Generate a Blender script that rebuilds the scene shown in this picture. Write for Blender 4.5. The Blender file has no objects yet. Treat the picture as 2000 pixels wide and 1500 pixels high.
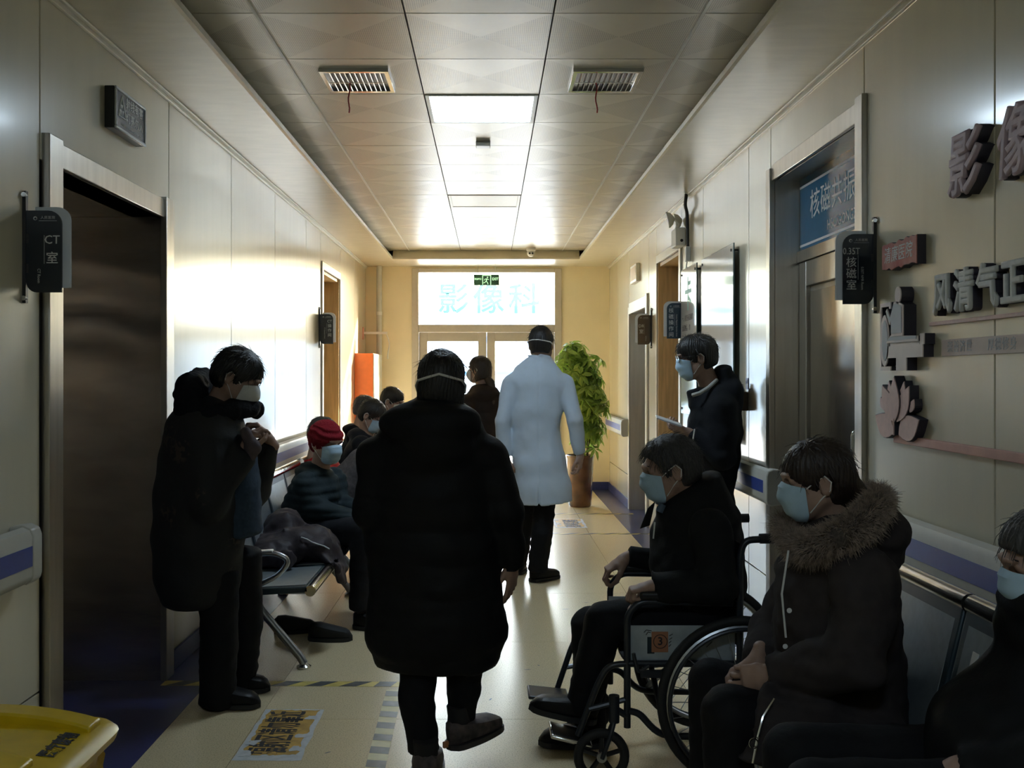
import bpy, bmesh, math, random
import numpy as np
from mathutils import Vector, Matrix
C = bpy.context.scene
COL = C.collection
R = math.radians
random.seed(7)
# ------------------------------------------------------------------ camera, world, sun, exposure
CAMZ = 1.45
FPX = 2000.0
cam = bpy.data.objects.new('camera', bpy.data.cameras.new('camera'))
COL.objects.link(cam)
cam.location = (0, 0, CAMZ); cam.rotation_euler = (R(90), 0, 0)
cam.data.sensor_width = 36; cam.data.lens = 36.0
cam.data.shift_x = 44/2000; cam.data.shift_y = -20/2000
cam.data.clip_start = 0.05
C.camera = cam
C.view_settings.view_transform = 'Standard'
C.view_settings.look = 'None'
C.view_settings.gamma = 1.0
C.view_settings.use_curve_mapping = False
C.view_settings.exposure = 0.15
world = bpy.data.worlds.new('sky'); C.world = world
world.use_nodes = True
wn = world.node_tree
sky = wn.nodes.new('ShaderNodeTexSky')
sky.sky_type = 'NISHITA'; sky.sun_disc = False
sky.sun_elevation = R(27); sky.sun_rotation = R(43); sky.altitude = 50; sky.dust_density = 4.0; sky.air_density = 1.0
wn.links.new(sky.outputs[0], wn.nodes['Background'].inputs[0])
wn.nodes['Background'].inputs[1].default_value = 4.0
sl = bpy.data.lights.new('sun', 'SUN'); sl.energy = 60.0; sl.angle = R(1.2); sl.color = (1.0, 0.86, 0.66)
so = bpy.data.objects.new('sun', sl); COL.objects.link(so)
so.rotation_euler = Vector((-0.65, -0.70, -0.48)).to_track_quat('-Z', 'Y').to_euler()
so.location = (4, 18, 8)
LED_STRENGTH = 24.0
try:
    C.cycles.use_denoising = True
    C.cycles.max_bounces = 10; C.cycles.diffuse_bounces = 5; C.cycles.glossy_bounces = 5
    C.cycles.transparent_max_bounces = 16; C.cycles.sample_clamp_indirect = 6.0
    C.cycles.caustics_reflective = False; C.cycles.caustics_refractive = False
except Exception:
    pass

# ------------------------------------------------------------------ helpers
def P(px, py, d):
    """real-world point seen in the photograph at pixel px,py at distance d along the corridor"""
    return Vector(((px-956)*d/FPX, d, CAMZ+(730-py)*d/FPX))

def mat(name, col, rough=0.5, metal=0.0, spec=0.5, noise=0.0, nscale=20.0, bump=0.0, bscale=60.0, stretch=(1,1,1),
        emit=None, estr=0.0, coat=0.0, col2=None, sheen=0.0, transl=0.0):
    m = bpy.data.materials.new(name); m.use_nodes = True
    nt = m.node_tree; b = nt.nodes['Principled BSDF']
    b.inputs['Base Color'].default_value = (*col, 1)
    b.inputs['Roughness'].default_value = rough
    b.inputs['Metallic'].default_value = metal
    b.inputs['Specular IOR Level'].default_value = spec
    b.inputs['Coat Weight'].default_value = coat
    b.inputs['Coat Roughness'].default_value = 0.12
    if sheen: b.inputs['Sheen Weight'].default_value = sheen
    if emit:
        b.inputs['Emission Color'].default_value = (*emit, 1); b.inputs['Emission Strength'].default_value = estr
    if noise or bump:
        tc = nt.nodes.new('ShaderNodeTexCoord'); mp = nt.nodes.new('ShaderNodeMapping')
        mp.inputs['Scale'].default_value = stretch
        nt.links.new(tc.outputs['Object'], mp.inputs['Vector'])
    if noise:
        n = nt.nodes.new('ShaderNodeTexNoise'); n.inputs['Scale'].default_value = nscale; n.inputs['Detail'].default_value = 5
        nt.links.new(mp.outputs[0], n.inputs['Vector'])
        mx = nt.nodes.new('ShaderNodeMix'); mx.data_type = 'RGBA'
        c2 = col2 if col2 else tuple(max(0, c*(1-noise)) for c in col)
        mx.inputs['A'].default_value = (*c2, 1); mx.inputs['B'].default_value = (*col, 1)
        rp = nt.nodes.new('ShaderNodeMapRange'); rp.inputs['From Min'].default_value = .35; rp.inputs['From Max'].default_value = .65
        nt.links.new(n.outputs['Fac'], rp.inputs['Value']); nt.links.new(rp.outputs[0], mx.inputs['Factor'])
        nt.links.new(mx.outputs['Result'], b.inputs['Base Color'])
    if bump:
        n2 = nt.nodes.new('ShaderNodeTexNoise'); n2.inputs['Scale'].default_value = bscale; n2.inputs['Detail'].default_value = 4
        nt.links.new(mp.outputs[0], n2.inputs['Vector'])
        bp = nt.nodes.new('ShaderNodeBump'); bp.inputs['Strength'].default_value = 1.0; bp.inputs['Distance'].default_value = bump
        nt.links.new(n2.outputs['Fac'], bp.inputs['Height']); nt.links.new(bp.outputs[0], b.inputs['Normal'])
    return m

def rootloc(o):
    v = Vector((0, 0, 0))
    while o is not None:
        v += o.location; o = o.parent
    return v

def link(name, me, parent=None):
    o = bpy.data.objects.new(name, me); COL.objects.link(o)
    if parent is not None: o.parent = parent
    return o

def tag(o, label=None, cat=None, group=None, kind=None):
    if label: o['label'] = label
    if cat: o['category'] = cat
    if group: o['group'] = group
    if kind: o['kind'] = kind
    return o

def thing(name, label, cat, loc=(0, 0, 0), group=None):
    o = bpy.data.objects.new(name, None); COL.objects.link(o)
    o.location = loc; o.empty_display_size = .1
    return tag(o, label, cat, group)

def copy_tree(o, parent=None):
    c = o.copy(); COL.objects.link(c)
    if parent is not None: c.parent = parent
    for ch in list(o.children): copy_tree(ch, c)
    return c

class MB:
    def __init__(s): s.v = []; s.f = []; s.m = []; s.mi = 0
    def add(s, vs, fs):
        n = len(s.v); s.v += [tuple(v) for v in vs]
        s.f += [tuple(i+n for i in f) for f in fs]; s.m += [s.mi]*len(fs); return s
    def box(s, lo, hi):
        x0, y0, z0 = lo; x1, y1, z1 = hi
        return s.add([(x0,y0,z0),(x1,y0,z0),(x1,y1,z0),(x0,y1,z0),(x0,y0,z1),(x1,y0,z1),(x1,y1,z1),(x0,y1,z1)],
              [(0,3,2,1),(4,5,6,7),(0,1,5,4),(1,2,6,5),(2,3,7,6),(3,0,4,7)])
    def obox(s, c, ax, ay, az, h):
        c = Vector(c); ax, ay, az = Vector(ax)*h[0], Vector(ay)*h[1], Vector(az)*h[2]
        vs = [c+ax*i+ay*j+az*k for k in (-1,1) for (i,j) in ((-1,-1),(1,-1),(1,1),(-1,1))]
        return s.add(vs, [(0,3,2,1),(4,5,6,7),(0,1,5,4),(1,2,6,5),(2,3,7,6),(3,0,4,7)])
    def prism(s, poly, o, ux, uy, depth):
        """extrude a 2-D polygon (ccw) by depth along ux x uy, starting at o"""
        o, ux, uy = Vector(o), Vector(ux), Vector(uy); n = ux.cross(uy)
        k = len(poly)
        vs = [o+ux*a+uy*b for a, b in poly]+[o+ux*a+uy*b+n*depth for a, b in poly]
        fs = [tuple(range(k-1, -1, -1)), tuple(range(k, 2*k))]+[(i, (i+1) % k, k+(i+1) % k, k+i) for i in range(k)]
        return s.add(vs, fs)
    def tube(s, pts, r, n=10, closed=False, cap=True):
        pts = [Vector(p) for p in pts]; m = len(pts)
        rs = r if isinstance(r, (list, tuple)) else [r]*m
        tang = []
        for i in range(m):
            if closed: t = pts[(i+1) % m]-pts[i-1]
            else: t = pts[min(i+1, m-1)]-pts[max(i-1, 0)]
            tang.append(t.normalized() if t.length > 1e-9 else Vector((0,0,1)))
        ref = Vector((0, 0, 1)) if abs(tang[0].z) < .9 else Vector((1, 0, 0))
        nrm = (ref-tang[0]*ref.dot(tang[0])).normalized()
        vs = []
        for i in range(m):
            nrm = nrm-tang[i]*nrm.dot(tang[i])
            nrm = nrm.normalized() if nrm.length > 1e-6 else tang[i].orthogonal().normalized()
            bn = tang[i].cross(nrm)
            for k in range(n):
                a = 2*math.pi*k/n
                vs.append(pts[i]+(nrm*math.cos(a)+bn*math.sin(a))*rs[i])
        fs = []
        for i in range(m if closed else m-1):
            j = (i+1) % m
            for k in range(n):
                fs.append((i*n+k, i*n+(k+1) % n, j*n+(k+1) % n, j*n+k))
        if not closed and cap:
            fs.append(tuple(range(n-1, -1, -1))); fs.append(tuple((m-1)*n+k for k in range(n)))
        return s.add(vs, fs)
    def lathe(s, prof, c, n=24, axis='z'):
        c = Vector(c); vs = []; k = len(prof)
        for r, h in prof:
            for i in range(n):
                a = 2*math.pi*i/n
                p = (r*math.cos(a), r*math.sin(a), h)
                if axis == 'x': p = (p[2], p[0], p[1])
                if axis == 'y': p = (p[1], p[2], p[0])
                vs.append(c+Vector(p))
        fs = [(i*n+j, i*n+(j+1) % n, (i+1)*n+(j+1) % n, (i+1)*n+j) for i in range(k-1) for j in range(n)]
        fs += [tuple(range(n-1, -1, -1)), tuple((k-1)*n+j for j in range(n))]
        return s.add(vs, fs)
    def mesh(s, name, mats, off=Vector((0,0,0)), smooth=False):
        me = bpy.data.meshes.new(name)
        v = [(a-off[0], b-off[1], c-off[2]) for a, b, c in s.v]
        me.from_pydata(v, [], s.f)
        for m in (mats if isinstance(mats, (list, tuple)) else [mats]): me.materials.append(m)
        if max(s.m or [0]): me.polygons.foreach_set('material_index', s.m)
        bm = bmesh.new(); bm.from_mesh(me); bmesh.ops.recalc_face_normals(bm, faces=bm.faces); bm.to_mesh(me); bm.free()
        if smooth:
            me.polygons.foreach_set('use_smooth', [True]*len(me.polygons))
            try: me.set_sharp_from_angle(angle=R(38))
            except Exception: pass
        me.update(); return me
    def build(s, name, mats, parent=None, smooth=False, bevel=0.0, seg=2, label=None):
        off = rootloc(parent) if parent is not None else Vector((0,0,0))
        o = link(name, s.mesh(name, mats, off, smooth or bevel > 0), parent)
        if bevel:
            b = o.modifiers.new('bevel', 'BEVEL'); b.width = bevel; b.segments = seg; b.limit_method = 'ANGLE'; b.angle_limit = R(40)
        if label: o['label'] = label
        return o

def fillet(pts, r, n=5):
    pts = [Vector(p) for p in pts]; out = [pts[0]]
    for i in range(1, len(pts)-1):
        a, b, c = pts[i-1], pts[i], pts[i+1]
        u, w = (a-b), (c-b); rr = min(r, u.length*.48, w.length*.48)
        p0, p1 = b+u.normalized()*rr, b+w.normalized()*rr
        for k in range(n+1):
            t = k/n; out.append(p0*(1-t)**2+b*2*t*(1-t)+p1*t*t)
    out.append(pts[-1]); return out

def ngon_rounded(w, h, rad, n=6):
    """rounded rectangle, rad = four radii (bl, br, tr, tl), ccw, origin at the lower left"""
    out = []
    for (cx, cy, sx, sy, r, a0) in ((0,0,1,1,rad[0],180),(w,0,-1,1,rad[1],270),(w,h,-1,-1,rad[2],0),(0,h,1,-1,rad[3],90)):
        if r <= 0: out.append((cx, cy)); continue
        for k in range(n+1):
            a = R(a0+90*k/n); out.append((cx+sx*r+r*math.cos(a), cy+sy*r+r*math.sin(a)))
    return out

def text(s, size, m, o, ux, uy, depth=0.001, bold=0.0, align='CENTER', sx=1.0, shear=0.0, res=2, name='lettering', parent=None, spacing=1.0, label=None, fat=0.0):
    """flat or raised lettering whose centre is o, reading along ux with uy up; normal ux x uy"""
    cu = bpy.data.curves.new('t', 'FONT'); cu.body = s; cu.size = size; cu.align_x = align; cu.align_y = 'CENTER'
    cu.extrude = depth/2; cu.offset = bold; cu.bevel_depth = fat; cu.bevel_resolution = 1; cu.resolution_u = res; cu.shear = shear; cu.space_character = spacing
    tmp = bpy.data.objects.new('t', cu); COL.objects.link(tmp)
    dg = bpy.context.evaluated_depsgraph_get(); dg.update()
    me = bpy.data.meshes.new_from_object(tmp.evaluated_get(dg))
    bpy.data.objects.remove(tmp); bpy.data.curves.remove(cu)
    ux, uy = Vector(ux), Vector(uy); n = ux.cross(uy)
    off = Vector(o)-(rootloc(parent) if parent is not None else Vector((0,0,0)))
    M = Matrix(((ux.x*sx, uy.x, n.x, off.x), (ux.y*sx, uy.y, n.y, off.y), (ux.z*sx, uy.z, n.z, off.z), (0,0,0,1)))
    me.transform(M); me.materials.clear(); me.materials.append(m); me.name = name
    ob = link(name, me, parent)
    if label: ob['label'] = label
    return ob

def panel(ax, o, ux, uy): pass
# ------------------------------------------------------------------ materials
M = {}
M['wall'] = mat('cream enamel panel', (.70, .655, .52), .27, spec=.6, noise=.04, nscale=3, bump=.00025, bscale=5, stretch=(1, 4, .5), coat=.5)
M['wall_end'] = mat('yellow cream paint', (.86, .76, .54), .45, noise=.05, nscale=4)
M['soffit'] = mat('cream soffit panel', (.70, .655, .52), .27, spec=.6, noise=.07, nscale=6, bump=.0005, bscale=8, stretch=(1, 3, 1))
M['joint'] = mat('dark joint', (.03, .03, .03), .8)
M['white_trim'] = mat('white aluminium trim', (.75, .72, .64), .35, metal=.2, noise=.05)
M['tile'] = mat('ceiling aluminium tile', (.60, .565, .48), .32, spec=.55, noise=.05, nscale=5, bump=.0004, bscale=5)
M['white'] = mat('white plastic', (.75, .75, .72), .4, noise=.04)
M['steel'] = mat('brushed stainless steel', (.55, .52, .47), .32, metal=1, noise=.12, nscale=30, stretch=(1, 1, .08), bump=.0004, bscale=60)
M['steel_wavy'] = mat('wavy stainless steel sheet', (.66, .60, .55), .24, metal=1, noise=.15, nscale=5, bump=.003, bscale=2.2, stretch=(.8, 1, 2.6))
M['steel_leaf'] = mat('rippled stainless steel leaf', (.50, .45, .39), .22, metal=1, noise=.12, nscale=6, bump=.006, bscale=2.0, stretch=(1, 1, .6))
M['chrome'] = mat('polished metal', (.72, .72, .72), .16, metal=1, noise=.04)
M['alu'] = mat('champagne aluminium frame', (.62, .56, .47), .38, metal=.5, noise=.05, nscale=30)
M['wood'] = mat('honey wood veneer', (.64, .46, .24), .45, noise=.25, nscale=7, stretch=(6, 6, .5))
M['blue_floor'] = mat('blue vinyl border', (.035, .045, .16), .30, noise=.2, nscale=60)
M['blue_rail'] = mat('blue rail insert', (.045, .08, .34), .4, noise=.08)
M['rail'] = mat('grey white vinyl handrail', (.58, .58, .54), .38, noise=.05)
M['navy'] = mat('dark navy acrylic', (.012, .018, .028), .12, spec=.6, noise=.1)
M['silver'] = mat('silver grey plate', (.62, .64, .66), .4, metal=.1, noise=.05)
M['grey_text'] = mat('pale grey lettering', (.55, .58, .60), .5, noise=.03)
M['white_text'] = mat('white lettering', (.8, .82, .82), .5, noise=.03)
M['black'] = mat('black plastic', (.012, .012, .013), .4, noise=.1)
M['black_rubber'] = mat('black rubber', (.015, .015, .016), .7, noise=.2, nscale=80)
M['bluesign'] = mat('teal blue acrylic sign', (.012, .13, .26), .12, spec=.45, noise=.06)
M['pink'] = mat('dusty pink foam', (.74, .52, .49), .6, noise=.1, nscale=50)
M['mauve'] = mat('mauve foam', (.52, .40, .46), .55, noise=.1, nscale=50)
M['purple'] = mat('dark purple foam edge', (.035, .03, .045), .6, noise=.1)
M['greyfoam'] = mat('grey foam', (.66, .67, .67), .6, noise=.1, nscale=50)
M['greyface'] = mat('blue grey face', (.42, .45, .50), .6, noise=.06)
M['redfoam'] = mat('faded red foam', (.42, .09, .08), .55, noise=.35, nscale=14, col2=(.55, .25, .2))
M['redpink'] = mat('faded salmon strip', (.62, .32, .27), .5, noise=.2, nscale=8)
M['paper'] = mat('torn white paper', (.62, .64, .66), .7, noise=.15, nscale=30)
M['orange_paper'] = mat('orange yellow sticker', (.66, .40, .09), .6, noise=.35, nscale=18)
M['ink'] = mat('black ink', (.02, .02, .025), .6, noise=.1)
M['tape_y'] = mat('worn yellow tape', (.72, .58, .16), .45, noise=.2, nscale=20)
M['tape_b'] = mat('worn black tape', (.045, .048, .055), .40, noise=.5, nscale=20, col2=(.1, .11, .12))
M['tape_glare'] = mat('worn yellow tape paled by painted glare', (.70, .63, .36), .5, noise=.15, nscale=20)  # floor glare is put into this paler tape colour
M['red'] = mat('red ribbon', (.5, .02, .02), .6, noise=.1)
M['orange'] = mat('orange cabinet paint', (.80, .17, .03), .35, noise=.08)
M['green'] = mat('teal green print', (.10, .50, .44), .5, noise=.05)

def floor_mat(name, col, rough):
    m = mat(name, col, rough, noise=.0005, nscale=1.2, bump=.00008, bscale=4)
    nt = m.node_tree; b = nt.nodes['Principled BSDF']
    tc = nt.nodes.new('ShaderNodeTexCoord'); v = nt.nodes.new('ShaderNodeTexNoise'); v.inputs['Scale'].default_value = 190; v.inputs['Detail'].default_value = 1
    nt.links.new(tc.outputs['Object'], v.inputs['Vector'])
    rp = nt.nodes.new('ShaderNodeMapRange'); rp.inputs['From Min'].default_value = .33; rp.inputs['From Max'].default_value = .47
    rp.inputs['To Min'].default_value = .66; rp.inputs['To Max'].default_value = 1.0
    nt.links.new(v.outputs['Fac'], rp.inputs['Value'])
    src = b.inputs['Base Color'].links[0].from_socket
    mx = nt.nodes.new('ShaderNodeMix'); mx.data_type = 'RGBA'; mx.blend_type = 'MULTIPLY'; mx.inputs['Factor'].default_value = 1
    nt.links.new(src, mx.inputs['A']); nt.links.new(rp.outputs[0], mx.inputs['B']); nt.links.new(mx.outputs['Result'], b.inputs['Base Color'])
    return m
M['floor'] = floor_mat('speckled cream terrazzo vinyl', (.76, .63, .40), .27)

def perforated():
    m = mat('perforated ceiling aluminium', (.60, .565, .48), .34, spec=.55, noise=.05, nscale=5)
    nt = m.node_tree; b = nt.nodes['Principled BSDF']; src = b.inputs['Base Color'].links[0].from_socket
    tc = nt.nodes.new('ShaderNodeTexCoord')
    def vm(op, a, v=None):
        n = nt.nodes.new('ShaderNodeVectorMath'); n.operation = op; nt.links.new(a, n.inputs[0])
        if v is not None: n.inputs[1].default_value = v
        return n
    k = 1/.0085
    a = vm('MULTIPLY', tc.outputs['Object'], (k, k, 0)); f = vm('FRACTION', a.outputs[0]); s = vm('SUBTRACT', f.outputs[0], (.5, .5, 0)); l = vm('LENGTH', s.outputs[0])
    rp = nt.nodes.new('ShaderNodeMapRange'); rp.inputs['From Min'].default_value = .22; rp.inputs['From Max'].default_value = .30
    rp.inputs['To Min'].default_value = .16; rp.inputs['To Max'].default_value = 1.0
    nt.links.new(l.outputs['Value'], rp.inputs['Value'])
    mx = nt.nodes.new('ShaderNodeMix'); mx.data_type = 'RGBA'; mx.blend_type = 'MULTIPLY'; mx.inputs['Factor'].default_value = 1
    nt.links.new(src, mx.inputs['A']); nt.links.new(rp.outputs[0], mx.inputs['B']); nt.links.new(mx.outputs['Result'], b.inputs['Base Color'])
    return m
M['perf'] = perforated()

def glass_mat(name, tint, gloss=.08, rough=.0):
    m = bpy.data.materials.new(name); m.use_nodes = True; nt = m.node_tree; nt.nodes.clear()
    out = nt.nodes.new('ShaderNodeOutputMaterial'); mix = nt.nodes.new('ShaderNodeMixShader'); lw = nt.nodes.new('ShaderNodeLayerWeight')
    lw.inputs['Blend'].default_value = gloss*3
    tr = nt.nodes.new('ShaderNodeBsdfTransparent'); tr.inputs[0].default_value = (*tint, 1)
    gl = nt.nodes.new('ShaderNodeBsdfGlossy'); gl.inputs['Roughness'].default_value = rough+.02
    nt.links.new(lw.outputs['Fresnel'], mix.inputs[0]); nt.links.new(tr.outputs[0], mix.inputs[1]); nt.links.new(gl.outputs[0], mix.inputs[2])
    nt.links.new(mix.outputs[0], out.inputs[0]); return m
M['glass'] = glass_mat('clear door glass', (.93, .96, .95))

def translucent(name, col):
    m = bpy.data.materials.new(name); m.use_nodes = True; nt = m.node_tree; nt.nodes.clear()
    out = nt.nodes.new('ShaderNodeOutputMaterial'); mix = nt.nodes.new('ShaderNodeMixShader'); mix.inputs[0].default_value = .5
    d = nt.nodes.new('ShaderNodeBsdfTranslucent'); d.inputs[0].default_value = (*col, 1)
    t = nt.nodes.new('ShaderNodeBsdfTransparent'); t.inputs[0].default_value = (*col, 1)
    nt.links.new(d.outputs[0], mix.inputs[1]); nt.links.new(t.outputs[0], mix.inputs[2]); nt.links.new(mix.outputs[0], out.inputs[0]); return m
M['cyan_vinyl'] = translucent('translucent cyan vinyl', (.20, .34, .365))

def frosted(name, col):
    m = translucent(name, col); nt = m.node_tree
    mix = [n for n in nt.nodes if n.type == 'MIX_SHADER'][0]
    tr = [n for n in nt.nodes if n.type == 'BSDF_TRANSPARENT'][0]; nt.nodes.remove(tr)
    d = nt.nodes.new('ShaderNodeBsdfDiffuse'); d.inputs[0].default_value = (*col, 1); nt.links.new(d.outputs[0], mix.inputs[2]); return m
M['frosted'] = frosted('frosted grey acrylic', (.72, .75, .78))

# ------------------------------------------------------------------ setting
XL, XR, YE, Y0 = -1.55, 1.50, 12.80, -3.0
ZS, ZC = 2.79, 2.903          # soffit and ceiling heights
def structure(o): o['kind'] = 'structure'; return o

# floor: base slab, tiles, blue borders
fl = structure(MB().box((-2.2, Y0, -.10), (2.2, YE+.25, -.006)).build('floor', M['joint']))
xs = [-1.32, -.97, .905, 1.28]
ys = [4.30+1.235*k for k in range(-6, 8)]
for i in range(3):
    for j in range(len(ys)-1):
        y1 = min(ys[j+1], YE+.2)
        if ys[j] > YE: continue
        MB().box((xs[i]+.0012, ys[j]+.0012, -.006), (xs[i+1]-.0012, y1-.0012, 0)).build('floor_tile', M['floor'], fl)
for (a, b) in ((XL-.6, -1.3208), (1.2808, XR+.25)):
    for j in range(len(ys)-1):
        if ys[j] > YE: continue
        MB().box((a, ys[j], -.006), (b, min(ys[j+1], YE+.2), -.0002)).build('border_strip', M['blue_floor'], fl)

rs = random.Random(8)
for (px, py, ln, a) in ((941, 1399, .05, .3), (958, 1366, .03, 1.2), (1030, 1308, .04, .2), (1052, 1300, .02, 2.0), (1145, 1177, .03, .4), (1105, 1190, .05, .1), (640, 1470, .03, .7)):
    dd = CAMZ*FPX/(py-730); x = (px-956)*dd/FPX; w = .004
    q = [(x+math.cos(a)*ln*u-math.sin(a)*w*v, dd+math.sin(a)*ln*u+math.cos(a)*w*v, 0.0005) for u, v in ((-.5, -.3), (-.2, -1), (.2, -.7), (.5, -.2), (.45, .4), (.1, 1), (-.3, .6))]
    MB().add(q+[(a_, b_, .0009) for a_, b_, c_ in q], [tuple(range(7)), tuple(range(13, 6, -1))]).build('scuff_mark', M['tape_b'], fl)

def wall(name, X, sgn, yseams, opens):
    """sgn=+1 when the corridor lies towards +X. opens: (y0,y1,ztop)"""
    b = MB()
    lo, hi = (X-.14, X-.013) if sgn > 0 else (X+.013, X+.14)
    cuts = sorted([Y0]+[v for o in opens for v in o[:2]]+[YE])
    for i in range(len(cuts)-1):
        a, c = cuts[i], cuts[i+1]; zt = 0
        for o in opens:
            if abs(a-o[0]) < 1e-6 and abs(c-o[1]) < 1e-6: zt = o[2]
        b.box((lo, a, zt-.02 if zt == 0 else zt), (hi, c, ZC+.1))
    w = structure(b.build(name, M['joint']))
    for i in range(len(yseams)-1):
        a, c = yseams[i]+.0045, yseams[i+1]-.0045
        zt = 0
        for o in opens:
            if o[0]-.2 < (a+c)/2 < o[1]+.2 and a > o[0]-.2 and c < o[1]+.2: zt = o[2]
        x0, x1 = (X-.012, X) if sgn > 0 else (X, X+.012)
        rows = [(0.0, .352), (.358, ZS+.02)] if zt == 0 else [(zt+.002, ZS+.02)]
        for z0, z1 in rows:
            MB().box((x0, a, z0), (x1, c, z1)).build('wall_panel', M['wall'], w, bevel=.0015, seg=1)
    return w
L_open = [(3.66, 4.85, 2.19), (9.50, 10.56, 2.42)]
R_open = [(4.15, 5.40, 2.47), (8.06, 9.12, 2.43), (9.74, 10.95, 2.09)]
wl = wall('wall_left', XL, 1, [Y0, -1.38, -.15, 1.08, 2.30, 3.53, 4.95, 6.15, 7.40, 8.66, 9.40, 10.64, 11.75, YE], L_open)
wr = wall('wall_right', XR, -1, [Y0, -1.85, -.63, .60, 1.82, 3.04, 4.10, 5.46, 5.92, 7.19, 7.98, 9.20, 9.64, 11.02, 11.95, YE], R_open)
# end wall around the entrance
DX0, DX1, DZ = -.97, .90, 2.765
e = MB()
e.box((XL-.15, YE, 0), (DX0, YE+.2, ZC+.1)); e.box((DX1, YE, 0), (XR+.15, YE+.2, ZC+.1)); e.box((DX0, YE, DZ), (DX1, YE+.2, ZC+.1))
we = structure(e.build('wall_end', M['wall_end']))
structure(MB().box((XL-.15, Y0-.1, 0), (XR+.15, Y0, ZC+.1)).build('wall_back', M['wall']))
for nm, (lo, hi) in {'baseboard_left': ((XL, 5.0, 0), (XL+.012, 9.38, .10)), 'baseboard_left_far': ((XL, 10.66, 0), (XL+.012, YE, .10)),
                     'baseboard_right': ((XR-.012, 5.5, 0), (XR, 7.96, .10)), 'baseboard_right_far': ((XR-.012, 11.04, 0), (XR, YE, .10)),
                     'baseboard_end': ((DX1+.01, YE-.012, 0), (XR-.014, YE, .10))}.items():
    structure(MB().box(lo, hi).build(nm, M['blue_rail'] if False else M['blue_floor'], bevel=.003))

# ceiling: slab, tiles, T strips
ce = structure(MB().box((-1.8, Y0, ZC+.012), (1.8, YE+.2, ZC+.10)).build('ceiling', M['joint']))
CX = [-1.235, -.942, -.341, .258, .859, 1.135]
CY = [4.128+.598*k for k in range(-11, 14)]
def tile_mesh(x0, x1, part):
    w = x1-x0; h = .598; g = .0034; t = .008
    b = MB()
    if part == 0:
        c = (w/2, h/2, .003)
        vs = [(g, g, 0), (w-g, g, 0), (w-g, h-g, 0), (g, h-g, 0), c]
        b.add(vs, [(0, 1, 4), (2, 3, 4)]); b.mi = 1; b.add(vs, [(1, 2, 4), (3, 0, 4)]); b.mi = 0
    elif part < 0:     # left cut tile: triangle opens from the right edge
        c = (w-.299 if w > .299 else g, h/2, .003)
        vs = [(g, g, 0), (w-g, g, 0), (w-g, h-g, 0), (g, h-g, 0), (g+.004, h/2, .003)]
        b.add(vs, [(0, 1, 4), (2, 3, 4), (3, 0, 4)]); b.mi = 1; b.add(vs, [(1, 2, 4)]); b.mi = 0
    else:
        vs = [(g, g, 0), (w-g, g, 0), (w-g, h-g, 0), (g, h-g, 0), (w-g-.004, h/2, .003)]
        b.add(vs, [(0, 1, 4), (2, 3, 4), (1, 2, 4)]); b.mi = 1; b.add(vs, [(3, 0, 4)]); b.mi = 0
    b.add([(g, g, 0), (w-g, g, 0), (w-g, h-g, 0), (g, h-g, 0), (g, g, t), (w-g, g, t), (w-g, h-g, t), (g, h-g, t)],
          [(0, 1, 5, 4), (1, 2, 6, 5), (2, 3, 7, 6), (3, 0, 4, 7), (4, 5, 6, 7)])
    me = bpy.data.meshes.new('ceiling_tile'); me.from_pydata(b.v, [], b.f)
    me.materials.append(M['tile']); me.materials.append(M['perf']); me.polygons.foreach_set('material_index', b.m)
    return me
LED_K = [(2, CY.index(min(CY, key=lambda v: abs(v+.65)))), (2, CY.index(min(CY, key=lambda v: abs(v-5.33)))), (2, CY.index(min(CY, key=lambda v: abs(v-8.33))))]
for i in range(5):
    me = tile_mesh(CX[i], CX[i+1], -1 if i == 0 else (1 if i == 4 else 0))
    for j in range(len(CY)):
        if CY[j] > 12.0 or (i, j) in LED_K: continue
        o = link('ceiling_tile', me, ce); o.location = (CX[i], CY[j], ZC)
MB().box((-1.3, 12.06, ZC-.001), (1.2, YE, ZC+.011)).build('ceiling_edge', M['tile'], ce)
for x in (CX[1], CX[4]):
    MB().box((x-.006, Y0, ZC-.007), (x+.006, 12.04, ZC+.006)).build('ceiling_strip', M['white'], ce)
# soffit trims (flat underside and sloping lip)
def soffit(name, prof, y0, y1):
    b = MB(); k = len(prof)
    vs = [(x, y0, z) for x, z in prof]+[(x, y1, z) for x, z in prof]
    b.add(vs, [(i, (i+1) % k, k+(i+1) % k, k+i) for i in range(k)]+[tuple(range(k)), tuple(range(2*k-1, k-1, -1))])
    return structure(b.build(name, M['soffit']))
soffit('trim_1', [(XL-.01, ZS), (-1.15, ZS), (-1.135, ZS+.004), (-1.135, ZS+.03), (-1.225, ZC+.01), (XL-.01, ZC+.01)], Y0, YE)
soffit('trim_2', [(XR+.01, ZS), (1.07, ZS), (1.055, ZS+.004), (1.055, ZS+.03), (1.125, ZC+.01), (XR+.01, ZC+.01)], Y0, YE)
b = MB()
prof = [(YE, ZS), (12.02, ZS), (12.0, ZS+.004), (12.0, ZS+.02), (12.06, ZC+.01), (YE, ZC+.01)]
vs = [(-1.135, y, z) for y, z in prof]+[(1.055, y, z) for y, z in prof]
b.add(vs, [(i, (i+1) % 6, 6+(i+1) % 6, 6+i) for i in range(6)]+[tuple(range(6)), tuple(range(11, 5, -1))])
structure(b.build('trim_3', M['soffit']))
# beads where walls meet the soffit
for nm, x, s in (('trim_4', XL, 1), ('trim_5', XR, -1)):
    b = MB()
    b.box((min(x, x+s*.016), Y0, ZS-.030), (max(x, x+s*.016), YE, ZS-.001))
    b.box((min(x, x+s*.030), Y0, ZS-.010), (max(x, x+s*.030), YE, ZS-.0005))
    structure(b.build(nm, M['white_trim'], bevel=.003))

# ------------------------------------------------------------------ doors in the side walls
def door_root(name):
    o = bpy.data.objects.new(name, None); COL.objects.link(o); o['kind'] = 'structure'; return o
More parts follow.
